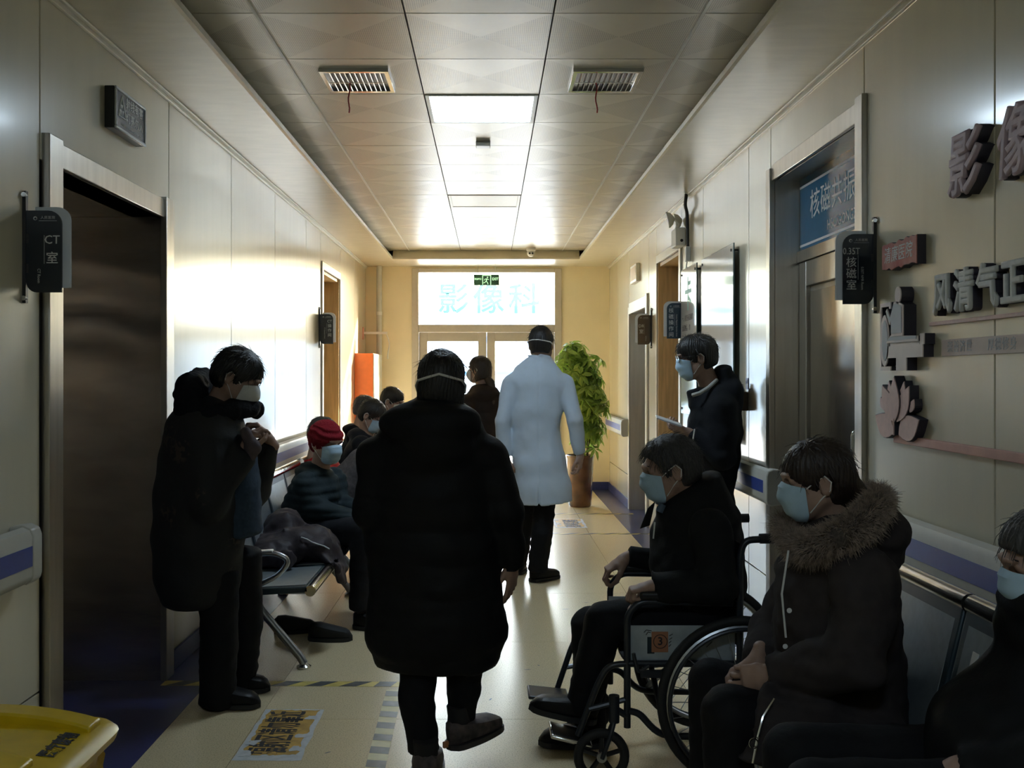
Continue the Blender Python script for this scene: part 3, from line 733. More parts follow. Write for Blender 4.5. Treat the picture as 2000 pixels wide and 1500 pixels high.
# ------------------------------------------------------------------ notice boards, dispenser, lamp, plate on the right wall
board_m = mat('glossy white notice acrylic', (.66, .68, .68), .07, spec=.7, noise=.03)
edge_m = mat('dark green glass edge', (.03, .06, .055), .15, noise=.05)
def notice(y0, y1, z0, z1, label):
    t = thing('notice_board', label, 'notice board', (XR, (y0+y1)/2, z0), 'acrylic notice boards on the right wall')
    MB().box((XR-.040, y0, z0), (XR-.032, y1, z1)).build('pane_edge', edge_m, t, bevel=.001)
    MB().box((XR-.0415, y0+.003, z0+.003), (XR-.0402, y1-.003, z1-.003)).build('face', board_m, t)
    for yy in (y0+.04, y1-.04):
        for zz in (z0+.04, z1-.04):
            MB().lathe([(.009, -.048), (.009, -.042), (.007, -.042), (.007, -.001)], (XR, yy, zz), 10, 'x').build('standoff', M['black'], t)
    return t
t = notice(6.13, 7.05, 1.02, 2.235, 'wide glossy white board behind the phone man, its near edge dark')
t = notice(7.22, 7.80, 1.15, 2.235, 'narrow glossy board with teal marks and black text under its top')
tf = MB()
for (a, b_, c, d) in ((.03, .50, .10, .20), (.14, .32, .06, .2), (.20, .28, .16, .24)):
    pass
text('卡', .26, M['green'], (XR-.0418, 7.52, 2.02), Y_, Z_, .0008, bold=.006, parent=t)
rnd = random.Random(5)
for k, s in enumerate(['一、检查前请摘除', '金属物品，勿', '二、进入磁体间', '请听从医生安', '排，按顺序', '就诊']):
    text(s, .052, M['ink'], (XR-.0418, 7.75, 1.86-.072*k), Y_, Z_, .0006, parent=t, align='LEFT')
t = thing('sanitizer_dispenser', 'small brown hand sanitizer holder by the dark board edge', 'dispenser', (XR, 5.97, 1.28))
MB().box((XR-.055, 5.93, 1.235), (XR-.001, 6.01, 1.345)).build('holder', mat('brown clear plastic', (.10, .07, .05), .25, noise=.2), t, bevel=.006)
MB().lathe([(.02, 0), (.022, .05), (.012, .07), (.008, .09)], (XR-.03, 5.97, 1.30), 12).build('bottle', M['silver'], t, smooth=True)
t = thing('blue_label', 'small blue label on the wall above the sanitizer holder', 'label', (XR, 5.95, 1.39))
MB().box((XR-.003, 5.925, 1.360), (XR-.0005, 5.985, 1.425)).build('card', M['blue_rail'], t)
text('手消', .022, M['white_text'], (XR-.0036, 5.955, 1.40), Y_, Z_, .0006, parent=t)
t = thing('wall_plate', 'small cream framed plate over the farthest right doorway', 'sign', (XR, 10.45, 2.5))
MB().box((XR-.04, 10.20, 2.375), (XR-.001, 10.62, 2.555)).build('frame', M['white_trim'], t, bevel=.005)
MB().box((XR-.043, 10.23, 2.40), (XR-.0405, 10.59, 2.53)).build('face', M['wood'], t)
t = thing('emergency_lamp', 'white twin head emergency lamp above the wood lined right doorway', 'lamp', (XR, 8.0, 2.5))
MB().box((XR-.075, 7.83, 2.43), (XR-.001, 8.03, 2.57)).build('housing', M['white'], t, bevel=.008)
MB().lathe([(.012, -.0), (.012, .004)], (XR-.03, 7.828, 2.47), 10, 'y').build('button', M['black'], t)
for yy, tilt in ((7.86, .045), (7.95, -.03)):
    dirv = Vector((-.95, .12, -.22)).normalized()
    b = MB(); c0 = Vector((XR-.07-tilt, yy, 2.635)); q = dirv.to_track_quat('Z', 'Y')
    prof = [(.012, -.035), (.045, -.015), (.062, .012), (.062, .02)]
    vs = []; n = 18
    for r, h in prof:
        for k in range(n):
            a = 2*math.pi*k/n; vs.append(c0+q @ Vector((r*math.cos(a), r*math.sin(a), h)))
    b.add(vs, [(i*n+j, i*n+(j+1) % n, (i+1)*n+(j+1) % n, (i+1)*n+j) for i in range(3) for j in range(n)]+[tuple(range(n-1, -1, -1)), tuple(3*n+j for j in range(n))])
    hd = b.build('lamp_head', M['white'], t, smooth=True)
    MB().tube([(XR-.05, yy, 2.565), (XR-.045, yy, 2.60), c0-dirv*.03], .010, 8).build('neck', M['white'], hd, smooth=True)
cb = MB().tube(fillet([(XR-.035, 7.62, ZS-.003), (XR-.045, 7.62, 2.70), (XR-.022, 7.66, 2.66), (XR-.018, 7.66, 2.40)], .03), .013, 8)
t = thing('cable_trunk', 'black cable running down the wall beside the emergency lamp', 'cable', (XR, 7.64, 2.4))
cb.build('cable', M['black'], t, smooth=True)
MB().box((XR-.035, 7.63, 2.29), (XR-.001, 7.69, 2.40)).build('plug_box', M['silver'], t, bevel=.004)
MB().tube(fillet([(XR-.02, 7.66, 2.29), (XR-.03, 7.66, 2.24), (XR-.02, 7.64, 2.21), (XR-.03, 7.64, 2.25)], .015), .004, 6).build('cord_end', M['white'], t, smooth=True)

# ------------------------------------------------------------------ handrails
def handrail(X, sgn, y0, y1, label, caps=(True, True)):
    t = thing('handrail', label, 'handrail', (X, (y0+y1)/2, .78), 'vinyl handrails along the walls')
    def profile(s=1.0):
        pts = [(.035, .785), (.055, .772), (.072, .785), (.076, .80), (.076, .925), (.068, .945), (.045, .955), (.02, .945), (.02, .92), (.035, .91)]
        return pts
    def ext(pts, a, b_):
        k = len(pts); vs = [(X+sgn*x, a, z) for x, z in pts]+[(X+sgn*x, b_, z) for x, z in pts]
        return vs, [(i, (i+1) % k, k+(i+1) % k, k+i) for i in range(k)]+[tuple(range(k)), tuple(range(2*k-1, k-1, -1))]
    b = MB(); b.add(*ext(profile(), y0+.05, y1-.05)); b.build('rail', M['rail'], t, smooth=True)
    MB().box((min(X+sgn*.0762, X+sgn*.078), y0+.07, .830), (max(X+sgn*.0762, X+sgn*.078), y1-.07, .895)).build('blue_insert', M['blue_rail'], t)
    cap = [(.0, .775), (.055, .768), (.074, .78), (.080, .80), (.080, .925), (.072, .948), (.045, .960), (.0, .955)]
    for f, a, c in zip(caps, (y0, y1-.07), (y0+.07, y1)):
        if f: b = MB(); b.add(*ext(cap, a, c)); b.build('end_cap', M['rail'], t, bevel=.006)
    n = max(1, int((y1-y0)/1.2))
    for k in range(n):
        yy = y0+(k+.5)*(y1-y0)/n
        MB().box((min(X, X+sgn*.04), yy-.02, .80), (max(X, X+sgn*.04), yy+.02, .92)).build('bracket', M['white'], t)
    return t
handrail(XL, 1, -.5, 3.37, 'vinyl handrail with blue stripe at the left picture edge', (False, True))
handrail(XL, 1, 5.02, 9.36, 'long vinyl handrail with blue stripe behind the left bench', (True, True))
handrail(XR, -1, -.5, 4.06, 'vinyl handrail with blue stripe behind the right bench', (False, True))
handrail(XR, -1, 5.25, 7.93, 'vinyl handrail with white end beside the phone man', (True, True))
handrail(XR, -1, 11.05, 12.6, 'far handrail with blue stripe behind the potted plant', (True, True))

# ------------------------------------------------------------------ end of the corridor
t = thing('wall_pipe', 'pale vertical pipe in the far left corner', 'pipe', (-1.37, 12.72, 0))
MB().tube([(-1.37, 12.72, 0.002), (-1.37, 12.72, ZS-.001)], .034, 16).build('pipe', M['rail'], t, smooth=True)
for z in (.9, 2.2): MB().lathe([(.038, -.02), (.038, .02)], (-1.37, 12.72, z), 16).build('clamp', M['white'], t)
t = thing('wall_bracket', 'pale metal bracket arm with a loose white strap in the far left corner', 'bracket', (XL, 12.55, 1.93))
MB().box((XL, 12.50, 1.87), (XL+.012, 12.58, 2.02)).build('wall_plate', M['redpink'], t)
MB().box((XL+.012, 12.53, 1.935), (XL+.30, 12.545, 1.965)).build('arm', M['white'], t)
MB().tube([Vector((XL+.29+.02*math.sin(k*.8)+.006*k, 12.53, 1.93-.05*k)) for k in range(7)], .007, 6).build('strap', M['white'], t, smooth=True)
t = thing('hydrant_cabinet', 'tall orange sided cabinet with white front in the far left corner', 'cabinet', (-1.44, 12.1, 0))
MB().box((XL+.002, 11.74, .002), (-1.335, 12.60, 1.685)).build('body', M['orange'], t, bevel=.004)
MB().box((-1.3345, 11.745, .01), (-1.322, 12.595, 1.68)).build('door_panel', M['white'], t, bevel=.003)
MB().box((-1.3215, 11.80, .85), (-1.31, 11.82, 1.0)).build('door_handle', M['chrome'], t)
# potted plant
pc = Vector((.99, 11.20, 0))
t = thing('potted_plant', 'tall leafy green plant in a brown glazed pot at the far right corner', 'plant', pc)
potm = mat('brown glazed pot', (.16, .075, .035), .18, noise=.45, nscale=9, coat=.4)
MB().lathe([(.115, .002), (.125, .02), (.150, .52), (.158, .56), (.150, .565), (.138, .55), (.135, .50), (.001, .50)], pc, 28).build('pot', potm, t, smooth=True)
MB().lathe([(.1285, .20), (.1415, .36)], pc, 28).build('red_label', M['redfoam'], t, smooth=True, label='faded red paper band on the pot')
MB().lathe([(.132, .485), (.10, .50), (.001, .505)], pc, 20).build('soil', mat('dark soil', (.04, .03, .02), .9, noise=.4, nscale=60), t, smooth=True)
leafm = []
for c1, c2 in (((.20, .32, .07), (.07, .15, .03)), ((.34, .46, .12), (.12, .22, .05))):
    m = mat('green leaf', c1, .35, noise=.5, nscale=8, col2=c2)
    b_ = m.node_tree.nodes['Principled BSDF']; b_.inputs['Transmission Weight'].default_value = 0
    leafm.append(m)
    nt = m.node_tree; out = [n for n in nt.nodes if n.type == 'OUTPUT_MATERIAL'][0]
    mx = nt.nodes.new('ShaderNodeMixShader'); mx.inputs[0].default_value = .4; tl = nt.nodes.new('ShaderNodeBsdfTranslucent'); tl.inputs[0].default_value = (c1[0]*2.2, c1[1]*2.0, c1[2]*1.5, 1)
    nt.links.new(b_.outputs[0], mx.inputs[1]); nt.links.new(tl.outputs[0], mx.inputs[2]); nt.links.new(mx.outputs[0], out.inputs[0])
rnd = random.Random(11)
stemb = MB(); tips = []
for k in range(16):
    a = rnd.uniform(0, 6.28); r0 = rnd.uniform(.01, .08); r1 = rnd.uniform(.05, .22); h = rnd.uniform(1.0, 1.72)
    p0 = pc+Vector((math.cos(a)*r0, math.sin(a)*r0, .49)); p2 = pc+Vector((math.cos(a)*r1, math.sin(a)*r1*.8, h))
    pm = (p0+p2)/2+Vector((rnd.uniform(-.05, .05), rnd.uniform(-.05, .05), 0))
    pts = [p0*(1-u)**2+pm*2*u*(1-u)+p2*u*u for u in [i/8 for i in range(9)]]
    stemb.tube(pts, [.007-.0005*i for i in range(9)], 6)
    for i in range(2, 9):
        tips += [pts[i]]*(3 if i > 4 else 2)
stemb.build('stem', mat('woody stem', (.12, .10, .04), .7, noise=.3), t, smooth=True)
def leaf_mesh(seed, m):
    rr = random.Random(seed); b = MB(); n = 7
    for k in range(n):
        a = 2*math.pi*k/n+rr.uniform(-.2, .2); L = rr.uniform(.09, .14); w = L*.17; dr = rr.uniform(.25, .6)
        dx, dy = math.cos(a), math.sin(a); px, py = -dy, dx
        def q(u, s, z): return (dx*u*L+px*s*w, dy*u*L+py*s*w, z-dr*L*u*u)
        b.add([q(.08, 0, 0), q(.45, 1, .004), q(.78, .75, .002), q(1, 0, -.004), q(.78, -.75, .002), q(.45, -1, .004), q(.5, 0, -.006)],
              [(0, 1, 6), (1, 2, 6), (2, 3, 6), (3, 4, 6), (4, 5, 6), (5, 0, 6)])
    b.tube([(0, 0, 0), (0, .01, -.05)], .002, 4)
    return b.mesh('leaf', m)
lms = [leaf_mesh(s, leafm[s % 2]) for s in range(6)]
extra = MB()
def crown_r(z):    # outline of the bushy crown
    return np.interp(z, [.50, .62, .85, 1.15, 1.45, 1.65, 1.82], [.08, .13, .20, .27, .30, .22, .06])
cnt = 0
for k in range(340):
    z = rnd.triangular(.60, 1.82, 1.42); a = rnd.uniform(0, 6.28); r = crown_r(z)*math.sqrt(rnd.uniform(.1, 1))*(1+.22*math.sin(a*3+z*9)+.15*math.sin(z*17))
    p = Vector((math.cos(a)*r+np.interp(z, [.6, 1.0, 1.4, 1.8], [.10, .05, -.04, -.06]), math.sin(a)*r*.85, z))
    out = Vector((math.cos(a), math.sin(a), rnd.uniform(.2, 1.2)+max(0, z-1.4)*2)).normalized()
    q = out.to_track_quat('Z', 'Y') @ Matrix.Rotation(rnd.uniform(0, 6.28), 3, 'Z').to_quaternion()
    sc = rnd.uniform(.75, 1.15)
    if math.sin(a) < .35 and cnt < 280:
        o = link('leaf', lms[k % 6], t); o.location = p; o.rotation_euler = q.to_euler(); o.scale = (sc,)*3; cnt += 1
    else:
        me = lms[k % 6]; Mx = Matrix.Translation(p+pc) @ q.to_matrix().to_4x4() @ Matrix.Scale(sc, 4)
        extra.add([Mx @ v.co for v in me.vertices], [tuple(f.vertices) for f in me.polygons])
tag(extra.build('foliage', leafm[0], t), kind='stuff')

# ------------------------------------------------------------------ floor markings
def tape(name, a, b_, w, n, label, cols, slant=.5):
    """striped tape from a to b on the floor"""
    a, b_ = Vector((*a, 0)), Vector((*b_, 0)); d = (b_-a).normalized(); nn = Vector((-d.y, d.x, 0)); L = (b_-a).length
    t = thing('floor_tape', label, 'tape', (a+b_)/2, 'striped hazard tapes on the floor')
    def slab(u0, u1, z0, z1, sl, m, nm):
        vs = []
        for z in (z0, z1):
            for (u, s, k) in ((u0, -.5, 0), (u1, -.5, 0), (u1, .5, 1), (u0, .5, 1)):
                p = a+d*(u+sl*k)+nn*s*w; vs.append((p.x, p.y, z))
        MB().add(vs, [(0, 3, 2, 1), (4, 5, 6, 7), (0, 1, 5, 4), (1, 2, 6, 5), (2, 3, 7, 6), (3, 0, 4, 7)]).build(nm, m, t)
    slab(0, L, .0002, .0008, 0, cols[0], 'base_band')
    p = L/n
    for i in range(n):
        slab(i*p+p*.15, i*p+p*.65, .0009, .0013, p*slant*(.9 if i < n-1 else .3), cols[1], 'dark_stripe')
    return t
tape('tape', (-1.53, 4.80), (-.40, 4.78), .075, 7, 'yellow and black hazard tape across the floor in front of the bench', (M['tape_y'], M['tape_b']), .45)
tape('tape', (-.435, 4.70), (-.415, 3.45), .075, 9, 'worn tape with painted pale glare and grey stripes running toward the camera', (M['tape_glare'], M['tape_b']), .12)
tape('tape', (.42, 10.60), (1.49, 10.60), .07, 6, 'far hazard tape just before the potted plant', (M['tape_y'], M['tape_b']), .8)
tape('tape', (.42, 9.28), (1.49, 9.28), .07, 6, 'far hazard tape ending by the wood lined right doorway', (M['tape_y'], M['tape_b']), .8)
tape('tape', (.40, 9.3), (.40, 10.58), .07, 8, 'short far tape with dark bars seen past the coat legs', (M['tape_glare'], M['tape_b']), .12)

def ragged(x0, x1, y0, y1, n, amp, seed):
    rr = random.Random(seed); out = []
    for (ax, ay, bx, by) in ((x0, y0, x1, y0), (x1, y0, x1, y1), (x1, y1, x0, y1), (x0, y1, x0, y0)):
        for k in range(n):
            u = k/n; out.append((ax+(bx-ax)*u+rr.uniform(-amp, amp), ay+(by-ay)*u+rr.uniform(-amp, amp)))
    return out
def sticker(cx, cy, w, h, label, up, seed, txt):
    t = thing('floor_sticker', label, 'sticker', (cx, cy, 0), 'torn warning stickers on the floor')
    b = MB(); b.prism(ragged(cx-w/2, cx+w/2, cy-h/2, cy+h/2, 9, .004, seed), (0, 0, .0003), (1, 0, 0), (0, 1, 0), .0006); b.build('paper_backing', M['paper'], t)
    b = MB(); b.prism(ragged(cx-w/2+.022, cx+w/2-.024, cy-h/2+.055, cy+h/2-.012, 16, .0075, seed+1), (0, 0, .0011), (1, 0, 0), (0, 1, 0), .0006); pr = b.build('printed_sheet', M['orange_paper'], t)
    text(txt, .165, M['ink'], (cx-.008*up, cy+.015*up, .0022), (0, up, 0), (-up, 0, 0), .0006, bold=.003, parent=pr, sx=.43)
    rr = random.Random(seed+2)
    for k in range(5):
        px, py = cx+rr.choice((-1, 1))*(w/2-.04), cy+rr.uniform(-.4, .4)*h
        b = MB(); b.prism(ragged(px-.02, px+.02, py-.025, py+.025, 3, .008, seed+k*7), (0, 0, .0024), (1, 0, 0), (0, 1, 0), .0005); b.build('torn_patch', M['paper'], t)
    return t
o = sticker(-.838, 4.13, .255, .585, 'torn orange warning sticker with bold black characters on the near floor', 1, 21, '辐射区请勿靠近')
sticker(.775, 9.93, .30, .58, 'faint pale warning sticker on the far floor near the plant', -1, 41, '辐射区请勿靠近')
# ------------------------------------------------------------------ benches
def seat_plate():
    m = mat('perforated blue grey steel', (.34, .39, .42), .36, metal=.6, noise=.12, nscale=40)
    return m
M['plate'] = seat_plate()
M['plate_edge'] = mat('dark blue steel edge', (.03, .05, .065), .35, metal=.4, noise=.1)
M['bench_alu'] = mat('cast aluminium', (.45, .47, .50), .30, metal=1, noise=.1)
def bench(sgn, xb, y0, pitch, n, label, legs, arms):
    """sgn +1: seats face +X. xb: x of the pivot beam"""
    t = thing('waiting_bench', label, 'bench', (xb, y0+n*pitch/2, 0), 'steel waiting benches along the walls')
    X = lambda v: xb+sgn*v
    MB().tube([(X(0), y0+.03, .385), (X(0), y0+n*pitch-.03, .385)], .030, 8).build('beam', M['bench_alu'], t, smooth=True)
    def slab(p, q, th, ya, yb, m, name, par, bev=.006):
        p, q = Vector((X(p[0]), 0, p[1])), Vector((X(q[0]), 0, q[1])); d = (q-p).normalized(); nn = Vector((-d.z, 0, d.x)); c = (p+q)/2+Vector((0, (ya+yb)/2, 0))
        return MB().obox(c, d, (0, 1, 0), nn, ((q-p).length/2, (yb-ya)/2, th/2)).build(name, m, par, bevel=bev)
    for k in range(n):
        a, b_ = y0+k*pitch+.008, y0+(k+1)*pitch-.008
        s = slab((-.09, .425), (.285, .445), .030, a, b_, M['plate_edge'], 'seat', t)
        slab((-.085, .4425), (.27, .4615), .004, a+.03, b_-.03, M['plate'], 'seat_plate', s, .0015)
        MB().tube([(X(.295), a, .438), (X(.295), b_, .438)], .026, 16).build('front_roll', M['chrome'], s, smooth=True)
        r = slab((-.075, .46), (-.165, .835), .030, a, b_, M['plate_edge'], 'backrest', t)
        d = Vector((-.09, 0, .375)).normalized()
        slab((-.062+.0, .475), (-.147, .815), .004, a+.03, b_-.03, M['plate'], 'back_plate', r, .0015)
        MB().tube([(X(-.168), a, .845), (X(-.168), b_, .845)], .026, 16).build('top_roll', M['chrome'], r, smooth=True)
    for y in legs:
        g = MB(); g.tube(fillet([(X(-.02), y, .40), (X(-.01), y, .30), (X(.20), y, .05), (X(.215), y, .022)], .04), [.024]*3+[.022]*9+[.02]*2 if False else .021, 10)
        lg = g.build('leg', M['bench_alu'], t, smooth=True)
        MB().lathe([(.034, .0), (.036, .008), (.02, .018), (.012, .03)], (X(.215), y, 0.001), 16).build('foot_pad', M['chrome'], lg, smooth=True)
        g = MB(); g.tube(fillet([(X(-.01), y, .34), (X(-.21), y, .05), (X(-.225), y, .022)], .04), .021, 10)
        lg = g.build('leg', M['bench_alu'], t, smooth=True)
        MB().lathe([(.034, .0), (.036, .008), (.02, .018), (.012, .03)], (X(-.225), y, 0.001), 16).build('foot_pad', M['chrome'], lg, smooth=True)
        MB().box((min(X(-.09), X(.24)), y-.012, .365), (max(X(-.09), X(.24)), y+.012, .412)).build('bracket', M['bench_alu'], t, bevel=.004)
    for y in arms:
        pts = fillet([(X(-.13), y, .60), (X(.13), y, .615), (X(.20), y, .58), (X(.15), y, .51), (X(-.0), y, .44), (X(-.02), y, .39)], .06, 6)
        ar = MB().tube(pts, .013, 10).build('armrest', M['bench_alu'], t, smooth=True)
        MB().obox((X(.0), y, .615), (1, 0, .05*sgn), (0, 1, 0), (-.05*sgn, 0, 1), (.12, .022, .008)).build('arm_pad', M['bench_alu'], ar, bevel=.004)
    return t
bench(1, -1.13, 4.76, .535, 4, 'near left steel bench with a draped jacket on it', [5.05, 6.72], [4.78])
bench(1, -1.13, 7.02, .535, 4, 'far left steel bench, hidden behind the seated people', [7.2, 8.95], [])
bench(-1, 1.10, 1.62, .535, 3, 'right steel bench carrying the woman in the fur hood', [2.0, 3.0], [])
t = thing('paper_tag', 'small pale tag stuck on the second backrest of the right bench', 'tag', (1.23, 2.6, .7))
MB().obox((1.221, 2.58, .725), Vector((.09, 0, .375)).normalized(), (0, 1, 0), Vector((-.375, 0, .09)).normalized(), (.022, .015, .0012)).build('paper', M['white'], t)

# ------------------------------------------------------------------ yellow medical waste bin
t = thing('waste_bin', 'yellow medical waste bin with bulging bag in the lower left corner', 'bin', (-1.2, 2.15, 0))
yel = mat('yellow bin plastic', (.62, .42, .008), .36, noise=.14, nscale=16)
def loft(rings, m, name, par, smooth=True, caps=True):
    b = MB(); k = len(rings[0]); vs = [p for r in rings for p in r]
    fs = [(i*k+j, i*k+(j+1) % k, (i+1)*k+(j+1) % k, (i+1)*k+j) for i in range(len(rings)-1) for j in range(k)]
    if caps: fs += [tuple(range(k-1, -1, -1)), tuple((len(rings)-1)*k+j for j in range(k))]
    b.add(vs, fs); return b.build(name, m, par, smooth=smooth)
def rr_ring(x0, x1, y0, y1, rad, z, n=5, fz=None):
    return [(x0+a, y0+c, z if fz is None else z+fz(x0+a, y0+c)) for a, c in ngon_rounded(x1-x0, y1-y0, (rad,)*4, n)]
loft([rr_ring(-1.43, -.97, 1.72, 2.40, .05, .03), rr_ring(-1.45, -.95, 1.69, 2.43, .06, .40), rr_ring(-1.46, -.935, 1.66, 2.45, .06, .575)], yel, 'body', t)
for yy in (1.80, 2.32):
    for xx in (-1.40, -1.0): MB().lathe([(.03, -.012), (.03, .012)], (xx, yy, .032), 14, 'x').build('wheel', M['black'], t)
dome = lambda x, y: .020*(1-((x+1.20)/.33)**2)
lid_r = [rr_ring(-1.50, -.89, 1.60, 2.515, .09, .580), rr_ring(-1.505, -.885, 1.595, 2.52, .09, .598), rr_ring(-1.495, -.895, 1.605, 2.51, .09, .607, fz=lambda x, y: .003)]
for k, s in enumerate((.9, .75, .55, .3, .05)):
    lid_r.append(rr_ring(-1.195-.30*s, -1.195+.30*s, 2.06-.45*s, 2.06+.45*s, .09*s, .612, fz=dome))
lid = loft(lid_r, yel, 'lid', t)
def ridge(x0, x1, y0, y1, h):
    rings = []
    n = 14
    top = []
    b = MB(); vs = []
    for k in range(n+1):
        x = x0+(x1-x0)*k/n; zt = .612+dome(x, 0)+h*math.sin(math.pi*min(1, max(0, (k+1)/(n+2))))**.35
        bow = .035*(1-((k/n-.5)*2)**2)
        vs += [(x, y0+bow, .600), (x, y0+bow, zt), (x, y1+bow, zt), (x, y1+bow, .600)]
    fs = [(4*k+i, 4*k+(i+1) % 4, 4*k+4+(i+1) % 4, 4*k+4+i) for k in range(n) for i in range(4)]+[(0, 1, 2, 3), (4*n+3, 4*n+2, 4*n+1, 4*n)]
    b.add(vs, fs); return b.build('lid_ridge', yel, lid, bevel=.006)
ridge(-1.48, -.925, 2.37, 2.44, .022)
ridge(-1.48, -1.0, 2.02, 2.10, .026) if False else ridge(-1.50, -.965, 2.08, 2.17, .024)
text('医疗废物', .046, M['ink'], (-.958, 2.285, .6228), (0, 1, 0), Vector((-1, 0, .09)).normalized(), .0008, bold=.0012, parent=lid, sx=.8)
# crumpled bag between lid and body
bagm = mat('glossy yellow bag film', (.62, .40, .05), .12, noise=.15, nscale=20, bump=.012, bscale=16, coat=.8)
rnd = random.Random(4); rings = []
for k in range(11):
    u = k/10; z = .578-.30*u; ring = []
    base = rr_ring(-1.462-.012*math.sin(u*3), -.915+.012*math.sin(u*3.1)-.012*u, 1.65, 2.475-.02*u, .08, z, 9)
    for i, p in enumerate(base):
        ring.append((p[0]+.008*math.sin(i*2.3+k*1.1)+rnd.uniform(-.005, .005), p[1]+.008*math.sin(i*1.7+k*1.6)+rnd.uniform(-.004, .004), p[2]))
    rings.append(ring)
loft(rings, bagm, 'bag', t, caps=False)

# ------------------------------------------------------------------ wheelchair
WN, WF = 3.62, 4.13
t = wheelchair = thing('wheelchair', 'dark framed folding wheelchair with a numbered side panel', 'wheelchair', (.75, 3.88, 0))
wcm = mat('dark blue grey frame paint', (.035, .04, .05), .3, metal=.3, noise=.2)
seatm = mat('black vinyl upholstery', (.01, .01, .011), .5, noise=.2, bump=.001, bscale=40)
for y, s in ((WN, -1), (WF, 1)):
    up = MB().tube(fillet([(.487, y, .20), (.487, y, .60), (.53, y, .645), (.86, y, .640)], .06), .0125, 10).build('front_upright', wcm, t, smooth=True)
    MB().tube(fillet([(.885, y, .22), (.885, y, .80), (.90, y, .862), (1.03, y, .868)], .06), .0125, 10).build('back_post', wcm, t, smooth=True)
    MB().tube([(.955, y, .867), (1.045, y, .868)], .018, 12).build('hand_grip', M['black_rubber'], t, smooth=True)
    MB().tube([(.487, y, .425), (.885, y, .425)], .0125, 10).build('seat_rail', wcm, t, smooth=True)
    MB().tube(fillet([(.487, y, .26), (.53, y, .25), (.60, y, .17), (.90, y, .165)], .06), .0125, 10).build('lower_rail', wcm, t, smooth=True)
    MB().box((.53, y-.022, .652), (.84, y+.022, .682)).build('arm_pad', seatm, t, bevel=.010)
    # hanger with footplate
    hg = MB(); fx = 0 if s < 0 else .05; hg.tube(fillet([(.487, y, .425), (.42-fx, y, .42), (.385-fx, y+.0, .36), (.315-fx, y+s*-.02, .165)], .05), .0115, 10)
    hg.tube([(.352-fx, y-.0, .265), (.487, y, .30)], .010, 8)
    hg = hg.build('leg_hanger', wcm, t, smooth=True)
    yy = y+.10 if s < 0 else y-.10
    if s < 0:
        fp = MB(); fp.obox((.29, yy-.03, .150), Vector((1, 0, -.25)).normalized(), (0, 1, 0), Vector((.25, 0, 1)).normalized(), (.075, .075, .008))
    else:
        fp = MB(); fp.obox((.23, yy, .19), Vector((1, 0, -.1)).normalized(), (0, 1, 0), Vector((.1, 0, 1)).normalized(), (.08, .075, .007))
    fp = fp.build('footplate', M['chrome'] if s < 0 else wcm, hg, bevel=.006)
    # side panel
    if s < 0:
        pn = MB().box((.478, y+.014, .432), (.872, y+.018, .556)).build('side_panel', mat('scuffed pale blue grey panel', (.46, .52, .56), .4, noise=.25, nscale=14, metal=.1), t)
        yy = y+.0135
        MB().box((.575, yy-.0008, .462), (.634, yy, .535)).build('number_sticker', mat('dull orange paper', (.38, .17, .09), .6, noise=.1), pn)
        MB().box((.56, yy-.0004, .457), (.585, yy+.0002, .516)).build('dark_patch', M['plate_edge'], pn)
        text('3', .040, M['ink'], (.606, yy-.0012, .500), (1, 0, 0), (0, 0, 1), .0006, bold=.0006, parent=pn)
        rg = MB().tube([(.606+.024*math.cos(2*math.pi*k/28), yy-.0012, .500+.024*math.sin(2*math.pi*k/28)) for k in range(28)], .0012, 4, closed=True); rg.build('number_ring', M['ink'], pn)
        sc = MB()
        for (a, b_) in (((.555, .523), (.563, .534)), ((.563, .534), (.572, .531)), ((.548, .532), (.556, .541)), ((.556, .541), (.575, .538)), ((.638, .520), (.650, .527)), ((.638, .507), (.648, .514)), ((.636, .494), (.645, .502)), ((.636, .482), (.644, .490)),
                        ((.72, .50), (.735, .515)), ((.74, .49), (.75, .51)), ((.75, .50), (.78, .512)), ((.70, .485), (.715, .49)), ((.77, .48), (.79, .50))):
            sc.tube([(a[0], yy-.001, a[1]), (b_[0], yy-.001, b_[1])], .0012, 4)
        sc.build('pen_marks', M['ink'], pn)['kind'] = 'stuff'
    else:
        MB().box((.478, y-.018, .432), (.872, y-.014, .556)).build('side_panel', M['silver'], t)
    # big wheel
    c = Vector((.886, y-.045 if s < 0 else y+.045, .303)); ring = lambda r, n=48, dy=0: [c+Vector((r*math.cos(2*math.pi*k/n), dy, r*math.sin(2*math.pi*k/n))) for k in range(n)]
    wh = MB().tube(ring(.285, 56), .017, 10, closed=True).build('rear_wheel', M['black_rubber'], t, smooth=True)
    MB().tube(ring(.262, 56), .010, 8, closed=True).build('rim', M['bench_alu'], wh, smooth=True)
    MB().tube(ring(.262, 56, s*.035), .008, 8, closed=True).build('push_rim', wcm, wh, smooth=True)
    MB().lathe([(.012, -.045), (.03, -.03), (.022, -.02), (.022, .02), (.03, .03), (.012, .045)], c, 16, 'y').build('hub', M['bench_alu'], wh, smooth=True)
    for k in range(28):
        a = 2*math.pi*k/28; a2 = a+(.35 if k % 2 else -.35); q = .025*(1 if k % 4 < 2 else -1)
        MB().tube([c+Vector((.026*math.cos(a2), q, .026*math.sin(a2))), c+Vector((.255*math.cos(a), 0, .255*math.sin(a)))], .0016, 4).build('spoke', M['bench_alu'], wh)
    # caster
    cc = Vector((.395, y-.005, .100))
    cw = MB().tube([cc+Vector((.082*math.cos(2*math.pi*k/32), 0, .082*math.sin(2*math.pi*k/32))) for k in range(32)], .017, 10, closed=True).build('caster_wheel', M['black_rubber'], t, smooth=True)
